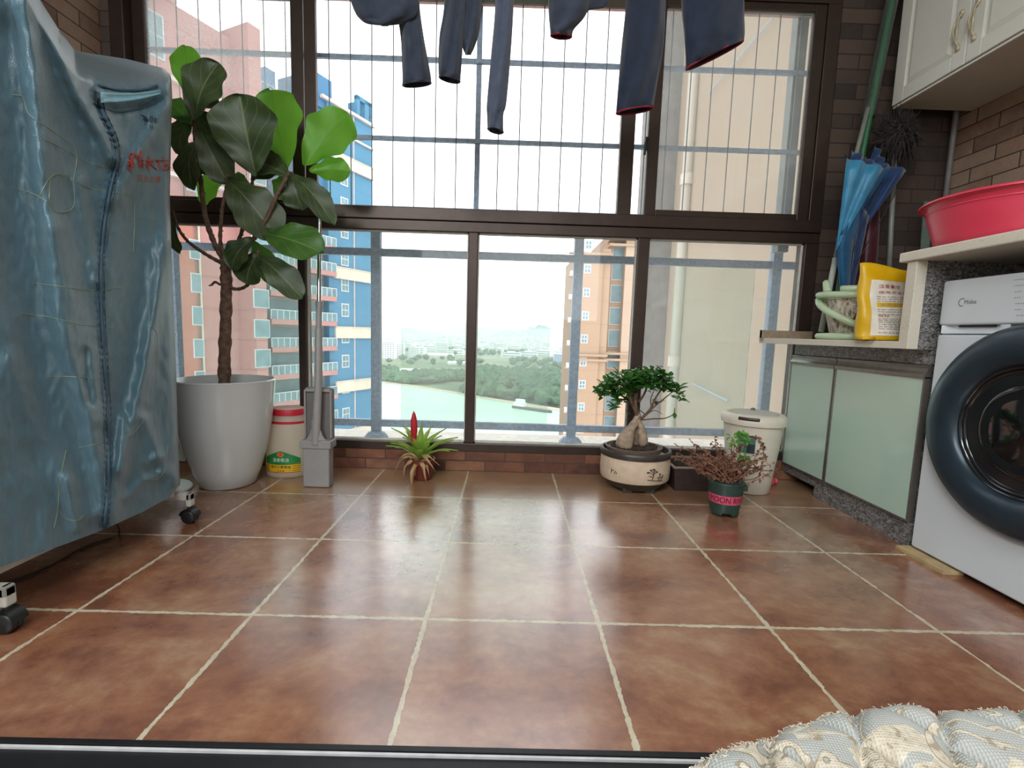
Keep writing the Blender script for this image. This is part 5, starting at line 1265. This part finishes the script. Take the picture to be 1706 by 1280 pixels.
# ------------------------------------------------------------------ clothes dryer on the left
DX = -1.05
dr_ = thing('clothes_dryer', 'wheeled clothes dryer under a pale blue fabric cover at the left', 'clothes dryer', (-1.28, 1.24, 0))
RT = [(60, 250), (90, 262), (113, 272), (128, 285), (160, 287), (230, 285), (330, 283), (450, 287), (600, 293), (700, 296), (808, 300)]
VT = [(-200, -330), (-100, -220), (0, -130), (40, -62), (67, 0), (98, 49), (126, 85), (157, 90), (210, 98), (258, 110), (272, 113), (286, 126)]
VB = [(-200, 1010), (-100, 978), (0, 945), (100, 910), (165, 886), (240, 852), (280, 830), (300, 808)]
def seg_d(p, a, b):
    ax, ay = a; bx, by = b; dx, dy = bx-ax, by-ay; t = max(0, min(1, ((p[0]-ax)*dx+(p[1]-ay)*dy)/(dx*dx+dy*dy))); return math.hypot(p[0]-ax-t*dx, p[1]-ay-t*dy), t
def pl_d(p, poly): return min(seg_d(p, a, b)[0] for a, b in zip(poly, poly[1:]))
RID = [([(20, -100), (40, 0), (58, 110), (70, 250), (84, 400), (106, 540), (140, 680), (166, 770), (172, 850)], 20, .020),
       ([(55, -20), (96, 80), (130, 160), (170, 225), (186, 262)], 13, .022),
       ([(95, 380), (120, 480), (150, 600), (168, 700)], 16, .012),
       ([(274, 400), (262, 500), (240, 620), (222, 700), (200, 780)], 12, .014),
       ([(282, 160), (256, 220), (226, 260), (196, 330)], 16, .012),
       ([(240, 700), (262, 760), (290, 800)], 11, .010), ([(205, 700), (198, 800), (190, 880)], 9, .010),
       ([(130, 300), (150, 400), (160, 470)], 10, .008), ([(20, 600), (60, 720), (110, 800), (140, 860)], 18, .008), ([(110, 800), (120, 850), (128, 880)], 9, .010),
       ([(245, 770), (275, 760), (298, 720)], 9, .006), ([(210, 830), (240, 800), (270, 790)], 8, .007), ([(160, 150), (180, 200), (200, 240)], 8, .006)]
VAL = [([(0, 60), (20, 250), (40, 450), (60, 600), (60, 760)], 34, .016), ([(140, 270), (150, 340), (160, 420)], 16, .006), ([(232, 350), (225, 450), (214, 600), (198, 700)], 22, .012),
       ([(162, 178), (200, 184), (250, 172), (280, 160)], 7, .012), ([(160, 138), (200, 146), (250, 142)], 7, .010), ([(142, 585), (146, 640), (152, 670)], 7, .012), ([(255, 250), (262, 320), (262, 380)], 18, .008)]
def vfront(u): return interp([(-200, -280), (0, -85), (67, 40), (98, 92), (126, 128), (157, 140), (210, 147), (270, 142), (287, 132)], u)
def cov(u, v, lift=0.0):
    x = DX
    x += .035*math.exp(-((u-10)/110)**2)*max(0, min(1, (420-v)/420))       # belly towards the room
    for pl_, w, h in RID:
        d = pl_d((u, v), pl_); x += 1.5*h*math.exp(-(d/w)**2)
    for pl_, w, h in VAL:
        d = pl_d((u, v), pl_); x -= h*math.exp(-(d/w)**2)
    x += .0045*noise.noise(Vector((u*.035, v*.012, 1)))+.003*noise.noise(Vector((u*.11, v*.05, 4)))
    zz_ = abs(u-interp(ZP2, v)); 
    if zz_ < 22: x += .0035*math.sin(v*.55+zz_*.2)*math.exp(-(zz_/10)**2)
    vf = vfront(u); vt = interp(VT, u)
    if v < vf: 
        t = (vf-v)/max(8, vf-vt); x -= .30*t**1.4*(1 if u > 100 else .55)
    e = interp(RT, v)-u
    if e < 10: x -= .035*(1-max(0, e)/10)**2
    return atX(u, v, x+lift)
ZP = [(163, 158), (170, 186), (183, 215), (192, 240), (193, 275), (183, 320), (172, 390), (168, 470), (171, 560), (176, 640), (180, 720), (180, 800), (174, 880)]
ZP2 = [(v, u) for u, v in ZP]
NU, NV = 150, 190
def cover_uv(a, b):
    u0 = lerp(-200, 296, a)
    vt = interp(VT, u0); vb = interp(VB, u0); v = lerp(vt, vb, b)
    u = lerp(-200, interp(RT, v), a); vt = interp(VT, min(u, 286)); vb = interp(VB, u); v = lerp(vt, vb, b)
    return u, v
front = [[cov(*cover_uv(i/NU, j/NV)) for i in range(NU+1)] for j in range(NV+1)]
m = MB(); vs = [p for row in front for p in row]; W1 = NU+1
fs = [(j*W1+i, j*W1+i+1, (j+1)*W1+i+1, (j+1)*W1+i) for j in range(NV) for i in range(NU)]
uvs = [(i/NU, j/NV) for j in range(NV+1) for i in range(W1)]
nb = len(vs); XB = -1.50
rim_ = [j*W1+NU for j in range(NV+1)]+[NV*W1+i for i in range(NU-1, -1, -1)]+[j*W1 for j in range(NV-1, -1, -1)]+[i for i in range(1, NU)]
back = []
for k in rim_: p = vs[k]; back.append(Vector((min(XB, p.x-.05), p.y, p.z)))
vs += back; uvs += [(0, 0)]*len(back); nr_ = len(rim_)
# leave the underside open like the real cover: skip the bottom edge strip
for k in range(nr_):
    k2 = (k+1) % nr_
    a_, b_ = rim_[k], rim_[k2]
    if a_ >= NV*W1 and b_ >= NV*W1: continue
    fs.append((a_, b_, nb+k2, nb+k))
fs.append([nb+k for k in range(nr_)])
m.add(vs, fs, uvs)
def mat_cover():
    t = NT('pale_blue_satin'); c = t.coord(); n = t.noise(c, 3, 3); t.base(t.ramp(n, [(.3, srgb(76, 112, 128)), (.7, srgb(92, 130, 146))]))
    t.set(.3, spec=.8); t.p.inputs['Sheen Weight'].default_value = .4
    h = t.math('ADD', t.math('MULTIPLY', t.noise(t.map(c, (1, 1, .3)), 38, 5, .65), .6), t.math('MULTIPLY', t.noise(c, 500, 2), .12))
    t.bump(h, .7, .008); t.translucent(srgb(120, 170, 190), .16); return t.mat
M['cover'] = mat_cover()
cv = m.build('cover', M['cover'], dr_, smooth=True)
# zipper
pth = [cov(p.x, p.y, .004) for p in catmull([(u, v, 0) for u, v in ZP], 8)]
m = MB(); m.tube(pth, .0035, 8); zp = m.build('zipper', pm('zip_blue', srgb(62, 92, 112), .5), dr_, smooth=True)
for du in (-6, 6):
    m = MB(); m.tube([cov(p.x+du, p.y, .002) for p in catmull([(u, v, 0) for u, v in ZP], 6)], .0014, 6); m.build('seam', pm('zip_blue', (0, 0, 0, 1)), zp)
m = MB(); q = cov(159, 160, .012); m.obox(q, (.002, 0, 0), (0, .004, 0), (0, 0, .012)); m.build('zipper_pull', M['black_plastic'], zp, bevel=.002)
# lighter strap seen in the slit near the top
m = MB(); m.grid(lambda a, b: cov(lerp(168, 268, a), lerp(lerp(153, 171, b), lerp(150, 156, b), a)+4*math.sin(a*3.1), .012-.004*math.sin(math.pi*b)), 20, 5)
m.build('strap', pm('strap_blue', srgb(140, 196, 216), .4), dr_, smooth=True, solid=.002)
m = MB(); q = [cov(u, v, .004) for u, v in ((164, 142), (200, 150), (240, 149), (262, 142))]; m.tube(catmull(q, 6), .003, 6)
q = [cov(u, v, .004) for u, v in ((170, 180), (205, 186), (245, 176), (272, 161))]; m.tube(catmull(q, 6), .002, 6); m.build('hem', pm('hem_blue', srgb(58, 90, 110), .6), dr_)
# printed yellow line pattern
LP = [[(60, 340), (80, 300), (95, 292), (120, 300), (150, 314), (185, 320), (215, 324), (224, 340), (222, 420)], [(82, 330), (84, 300), (95, 290), (118, 296), (124, 320), (122, 345), (105, 354), (88, 350), (82, 330)],
      [(20, 158), (38, 162), (48, 190), (90, 220), (120, 242), (128, 265), (122, 300)], [(55, 225), (100, 245), (140, 268), (180, 280)], [(20, 312), (60, 325), (90, 345)], [(55, 472), (90, 476), (120, 480), (160, 484), (205, 478)],
      [(35, 523), (80, 528), (130, 540), (180, 546)], [(75, 627), (120, 628), (165, 632)], [(110, 750), (100, 800), (96, 850), (90, 880)], [(130, 747), (160, 740), (176, 735)], [(205, 360), (235, 362), (258, 368)], [(196, 728), (220, 724), (240, 700)],
      [(262, 490), (250, 500), (250, 540), (262, 560), (262, 640)], [(240, 800), (262, 798), (276, 780), (280, 740)], [(190, 545), (180, 548)], [(100, 848), (105, 862), (128, 868), (140, 858)]]
m = MB()
for l_ in LP: m.tube([cov(p.x, p.y, .0) for p in catmull([(u, v, 0) for u, v in l_], 7)], .0011, 5)
m.build('line_pattern', pm('yellow_print', srgb(132, 146, 124), .5), dr_)
# printed shop slogan
def ctext(mb, s, u0, u1, v0, v1, sl=0.0, lift=.0018):
    put_text(mb, s, lambda a, b: cov(lerp(u0, u1, a), lerp(v1, v0, b)+sl*a, lift))
m = MB()
def stroke(pts, w=.0016): m.tube([cov(p.x, p.y, .0022) for p in catmull([(u, v, 0) for u, v in pts], 5)], w, 6)
# hand-lettered characters, as on the cover
for s_ in ([(216, 258), (219, 255), (223, 258), (221, 263), (215, 263), (216, 258)], [(225, 256), (219, 266), (214, 271)], [(223, 268), (214, 274), (212, 277)], [(219, 268), (219, 276), (220, 282), (216, 284), (213, 280)], [(224, 272), (217, 278)],
           [(229, 258), (227, 263)], [(236, 251), (234, 259), (228, 265)], [(228, 258), (233, 262), (238, 261)], [(232, 266), (232, 279)], [(232, 267), (238, 267), (238, 280)], [(233, 271), (238, 271)], [(233, 275), (238, 275)],
           [(243, 268), (255, 267)], [(248, 262), (248, 284)], [(248, 268), (242, 277)], [(250, 272), (254, 277), (261, 282)], [(256, 270), (250, 275)],
           [(259, 267), (268, 267)], [(264, 267), (267, 284)], [(272, 262), (274, 265)], [(268, 267), (281, 267)], [(275, 268), (274, 274), (281, 274)], [(274, 274), (272, 282), (279, 284), (283, 278), (275, 277)]): stroke(s_)
m.build('slogan', pm('red_print', srgb(176, 52, 40), .5), dr_)
m = MB(); ctext(m, '阳光心情', 230, 268, 291, 303, 2); m.build('slogan', pm('orange_print', srgb(176, 84, 48), .5), dr_)
m = MB(); m.add([cov(u, v, .002) for u, v in ((234, 190), (243, 194), (248, 199), (247, 202), (238, 200), (240, 196))], [(0, 1, 2, 3, 4, 5)])
for s_ in ([(250, 195), (254, 195), (254, 201), (250, 202), (250, 195)], [(257, 197), (262, 198)], [(257, 201), (262, 203)], [(259, 197), (258, 205)], [(241, 206), (244, 206)], [(250, 208), (251, 214)], [(254, 209), (255, 215)]): stroke(s_, .0009)
m.build('maker_mark', pm('dark_print', srgb(24, 44, 66), .5), dr_)
# yellow glow dye around the slogan
# frame, feet, casters
fm = pm('dryer_frame', srgb(196, 194, 186), .4)
for y_ in (.95, 1.525):
    m = MB(); m.box(-1.56, -1.035, y_-.013, y_+.013, .078, .104); m.box(-1.051, -1.035, y_-.013, y_+.013, .058, .104); ft = m.build('foot_bar', fm, dr_, bevel=.005, seg=3)
    for x_ in (-1.045, -1.55):
        m = MB(); m.tube([(x_, y_, .058), (x_, y_, .045)], .008, 10)
        for s_ in (-.009, .009): 
            w_ = MB().lathe([(0, -.0075), (.019, -.0075), (.023, -.004), (.023, .004), (.019, .0075), (0, .0075)], (0, 0, 0), 22)
            for v_ in w_.v: v_.x, v_.y, v_.z = x_+v_.x*1.0, y_+v_.z+s_, .0235+v_.y
            m.add(w_.v, w_.f)
        m.grid(lambda a, b: Vector((x_+.026*math.cos(math.pi*a), y_+(b-.5)*.034, .0235+.026*math.sin(math.pi*a)+.002)), 12, 3)
        m.build('caster', M['black_plastic'], ft, smooth=True, autos=50)
m = MB()
for x_ in (-1.08, -1.46):
    for y_ in (.95, 1.49): m.tube([(x_, y_, .10), (x_, y_, 1.28)], .009, 10)
m.tube([(-1.46, .95, 1.28), (-1.46, 1.49, 1.28)], .009, 10); m.tube([(-1.27, .95, 1.28), (-1.27, 1.49, 1.28)], .009, 10); m.tube([(-1.08, 1.22, .20), (-1.46, 1.22, .20)], .008, 8)
m.box(-1.5, -1.07, .95, 1.5, .12, .135)
m.build('inner_rack', fm, dr_)
m = MB(); P = [cov(193, 866, -.02)]+[atZ(u, v, .004) for u, v in ((199, 888), (180, 898), (140, 912), (80, 945), (20, 968), (-60, 985))]
m.tube(catmull(P, 8), .0032, 8); m.build('power_cord', M['black_plastic'], dr_, smooth=True)
# appliance base behind
fb_ = thing('floor_fan', 'white appliance on a round base between dryer and fig pot', 'fan', (-1.36, 1.80, 0))
MB().lathe([(0, 0), (.128, 0), (.135, .004), (.132, .010), (.09, .020), (.03, .028), (0, .029)], (-1.385, 1.81, .001), 48).build('base', M['white_plastic'], fb_, smooth=True, autos=50)
m = MB(); m.obox((-1.375, 1.825, .075), (.055, .012, 0), (-.008, .04, 0), (.004, 0, .042)); m.build('control_box', M['white_plastic'], fb_, bevel=.008, seg=3)
m = MB(); m.tube([(-1.40, 1.86, .03), (-1.40, 1.86, .9)], .012, 14); m.build('post', M['white_plastic'], fb_, smooth=True)
m = MB(); m.tube(catmull([Vector((-1.41, 2.0, .62)), Vector((-1.43, 1.98, .45)), Vector((-1.40, 1.95, .28)), Vector((-1.33, 1.92, .17)), Vector((-1.33, 1.9, .10))], 6), .016, 10)
m.build('hose_arm', M['white_plastic'], fb_, smooth=True)

# ------------------------------------------------------------------ laundry
nav = mat_cloth('navy_knit', srgb(44, 52, 66), srgb(58, 66, 82), 30, .10); nav2 = mat_cloth('dark_navy_cotton', srgb(26, 34, 50), srgb(34, 44, 62), 30, .05)
slate = mat_cloth('slate_jersey', srgb(66, 74, 92), srgb(82, 92, 112), 30, .15)
redm = pm('red_hem_thread', srgb(128, 28, 48), .8)
LYD = 1.5
def cloth_tube(mb, rows, y, thick=.035, n=48, fold=.006, seed=0, hem=None, lip=.26):
    """rows: (u_left, u_right, v) outlines down the garment; open at the bottom"""
    rs = []
    K = 10
    ctr = catmull([((a+b)/2, v, (b-a)/2) for a, b, v, *_ in rows], 6); tl = [r_[3] if len(r_) > 3 else 0 for r_ in rows]; tls = []
    for i in range(len(rows)-1):
        for k in range(6): tls.append(lerp(tl[i], tl[i+1], k/6))
    tls.append(tl[-1]); N = len(ctr)
    def fn(a, b):
        i = b*(N-1); i0 = min(int(i), N-2); f_ = i-i0; c = ctr[i0].lerp(ctr[i0+1], f_); tilt = lerp(tls[i0], tls[i0+1], f_)
        an = a*2*math.pi; cc, ss = math.cos(an), math.sin(an)
        u = c.x+c.z*cc; v = c.y+tilt*cc
        th = thick*(.55+.45*math.sin(math.pi*b*.8+.2))
        dyy = th*ss*(.8+.2*abs(ss))+fold*math.sin(an*5+b*7+seed)*abs(ss)+fold*noise.noise(Vector((cc*2, ss*2, b*5+seed)))
        v += ss*thick*(lip if c.z > 6.5 else 0)*(0 if rows[0][1]-rows[0][0] > 130 or (rows[0][1]-rows[0][0] < 47 and rows[0][0] < 790 and rows[0][0] > 745) else 1)*F/y*max(0, (b-.8)/.2)**2
        return atY(u, v, y+dyy)
    mb.grid(fn, n, N-1)
    return fn
def garment(name, label, cat, parts, y, mat, hemmat=None, cuff=False, group=None):
    c = atY(sum(p[0][0] for p in parts)/len(parts), 0, y); t0 = thing(name, label, cat, (c.x, y, 2.3))
    for i, (rows) in enumerate(parts):
        m = MB(); fn = cloth_tube(m, rows, y+(.0 if i == 0 else .03*i), seed=i*2.2+rows[0][0])
        o = m.build('sleeve' if cat != 'trousers' else 'leg', mat, t0, smooth=True, solid=.003, weld=True)
        h = MB(); h.tube([fn(k/40, 1) for k in range(41)], .0028, 6)
        h.build('hem', hemmat or mat, o, smooth=True)
        if cuff:
            h = MB(); h.tube([fn(k/40, cuff) for k in range(41)], .002, 6); h.build('cuff_seam', mat, o)
    return t0
TOP = -135
garment('sweatshirt', 'leftmost dark grey garment on the line, one sleeve hanging to the left', 'top', [[(560, 698, TOP), (566, 698, -40), (584, 696, 0), (592, 693, 22, 2), (600, 684, 32, 1), (612, 668, 39, 0), (636, 646, 42, 0)], [(650, 702, -60), (658, 698, 0), (668, 705, 60), (671, 716, 120), (671, 718, 140, -2)]], 1.52, nav)
garment('long_sleeved_top', 'dark grey top hanging second from left, two short ends at different heights', 'top', [[(740, 775, TOP), (741, 774, 0), (733, 771, 60), (731, 768, 110), (732, 766, 132, 4)], [(758, 803, TOP+15), (762, 802, 0), (766, 798, 50), (771, 790, 78), (776, 784, 90)]], 1.50, nav)
garment('leggings', 'slim slate blue trouser leg with ribbed cuff, hanging lowest in the middle', 'trousers', [[(825, 856, TOP), (826, 855, 0), (819, 850, 90), (812, 843, 170), (812, 838, 190), (813, 838, 217, 3)]], 1.46, slate, None, .80)
garment('folded_trousers', 'short dark garment with a curled red-edged hem, right of the slate leg', 'trousers', [[(912, 1000, TOP), (914, 985, -10), (915, 975, 25), (917, 956, 48), (918, 952, 60, 1)], [(925, 1030, TOP+10), (932, 1014, 0), (930, 985, 20, -6), (932, 958, 38, -4), (934, 950, 42)]], 1.50, nav, redm)
garment('pyjama_trousers', 'long dark navy trouser leg with red hem beside the window latch', 'trousers', [[(1050, 1110, TOP), (1044, 1108, 0), (1036, 1104, 80), (1030, 1092, 150), (1027, 1088, 184, -5)]], 1.44, nav2, redm)
garment('pyjama_trousers', 'wide dark navy trouser leg with slanting red hem, furthest right on the line', 'trousers', [[(1134, 1242, TOP), (1136, 1239, 0), (1140, 1240, 50), (1143, 1239, 78, -14), (1143, 1238, 92, -24)]], 1.42, nav2, redm)
zt_ = atY(850, TOP+8, 1.47).z
rk = thing('drying_rail', 'overhead drying rail carrying the dark laundry', 'rail', (0, 1.47, zt_))
m = MB(); m.tube([(-.9, 1.48, zt_+.01), (1.1, 1.48, zt_+.01)], .014, 14); m.build('rail', M['chrome'], rk, smooth=True)
m = MB()
for x_ in (-.7, .9): m.tube([(x_, 1.48, zt_+.01), (x_, 1.48, CEIL)], .006, 8)
m.build('hanger_rod', M['chrome'], rk)

# ------------------------------------------------------------------ quilted seat in the foreground
QZ = .385
sil = [(1085, 1330), (1110, 1280), (1130, 1240), (1180, 1215), (1270, 1180), (1330, 1163), (1390, 1150), (1480, 1144), (1600, 1147), (1706, 1143), (1850, 1150)]
out = [atZ(u, v, QZ) for u, v in sil]; out = [(p.x, p.y) for p in out]
edge = catmull([(a, b, 0) for a, b in out], 8); edge = [(p.x, p.y) for p in edge]
edge = [(edge[0][0]-.010, -.35), (edge[0][0]-.006, .10)]+edge+[(edge[-1][0]+.3, edge[-1][1]+.005)]
def edist(x, y):
    return min(seg_d((x, y), a, b)[0] for a, b in zip(edge, edge[1:]))
def inner(s, t):
    # s along the outline, t inward 0..1
    k = s*(len(edge)-1); i = min(int(k), len(edge)-2); f_ = k-i; a = edge[i]; b = edge[i+1]; p = (lerp(a[0], b[0], f_), lerp(a[1], b[1], f_))
    return p
QC = (.62, -.05)
def quilt(x, y, d):
    z = QZ
    r = .035
    if d < r: z -= r-math.sqrt(max(0, r*r-(r-d)**2))
    a = (x*.94+y*.60)/.062; b = (x*.94-y*.60)/.062
    fa = abs(a-round(a)); fb2 = abs(b-round(b)); q = min(fa, fb2)
    z -= .0125*math.exp(-q/.07)*min(1, d/.008)
    z += .004*noise.noise(Vector((x*14, y*14, 0)))
    return z
NQ, MQ = 360, 190
m = MB()
def qfn(a, b):
    # a along outline, b: 0 = skirt bottom .. 1 = centre
    px, py = inner(a, 0)
    dirx, diry = QC[0]-px, QC[1]-py; L = math.hypot(dirx, diry)
    if b < .08: 
        zb = lerp(.0, QZ-.035, b/.08); return Vector((px, py, zb))
    t = ((b-.08)/.92)**1.6; x = px+dirx*t; y = py+diry*t
    d = edist(x, y) if t*L < .09 else .09
    return Vector((x, y, quilt(x, y, d)))
m.grid(qfn, NQ, MQ)
def mat_quilt():
    t = NT('quilted_cover'); P = t.pos()
    n = t.noise(P, 15, 2, .4, dist=1.5); n2 = t.noise(P, 70, 3, .6)
    ring = t.math('ABSOLUTE', t.math('SUBTRACT', n, .53)); emb = t.math('LESS_THAN', ring, .030)
    emb2 = t.math('GREATER_THAN', t.noise(P, 9, 3, .6, dist=1.2), .60)
    e = t.math('MAXIMUM', emb, emb2)
    wv = t.new('ShaderNodeTexWave'); wv.inputs['Scale'].default_value = 150; wv.inputs['Distortion'].default_value = .4; wv.inputs['Detail'].default_value = 1; t.L(t.map(P, rot=(0, 0, R(12))), wv.inputs['Vector'])
    wv2 = t.new('ShaderNodeTexWave', bands_direction='Y'); wv2.inputs['Scale'].default_value = 140; t.L(t.map(P, rot=(0, 0, R(12))), wv2.inputs['Vector'])
    blue = t.mix(t.math('MULTIPLY', wv.outputs['Fac'], .55), srgb(152, 154, 150), srgb(196, 196, 190))
    blue = t.mix(t.ramp(t.noise(P, 5, 3), [(.4, (0, 0, 0)), (.65, (.6, .6, .6))]), blue, srgb(172, 176, 172))
    be = t.ramp(n2, [(.35, srgb(172, 160, 140)), (.5, srgb(194, 184, 166)), (.68, srgb(208, 200, 184))])
    ol = t.math('LESS_THAN', t.math('ABSOLUTE', t.math('SUBTRACT', ring, .034)), .006); be = t.mix(t.math('MULTIPLY', t.math('LESS_THAN', n2, .40), .4), be, srgb(120, 106, 88)); t.base(t.mix(ol, t.mix(e, blue, be), srgb(150, 140, 122))); t.set(.85, spec=.2)
    h = t.math('ADD', t.math('MULTIPLY', t.math('MULTIPLY', wv.outputs['Fac'], wv2.outputs['Fac']), .25), t.math('MULTIPLY', e, .9))
    h = t.math('ADD', h, t.math('MULTIPLY', t.math('MULTIPLY', n2, e), 1.2)); t.bump(h, .8, .0022)
    return t.mat
sf = thing('quilted_seat', 'rounded corner of a quilted pale blue seat with beige embroidery, lower right', 'seat', (.62, 0, 0))
m.build('quilted_cover', mat_quilt(), sf, smooth=True)
m = MB(); r7 = random.Random(77)
for k in range(700):
    a = r7.uniform(.05, .98); q = qfn(a, .08+r7.uniform(.0, .12)); d = Vector((r7.uniform(-1, 1), r7.uniform(.0, 1), r7.uniform(.1, 1))).normalized()
    m.tube([q, q+d*r7.uniform(.0008, .0018), q+d*r7.uniform(.0015, .0032)+Vector((r7.uniform(-.002, .002), 0, -.001))], .00022, 3, False)
m.build('loose_threads', pm('thread', srgb(206, 198, 180), .9), sf)
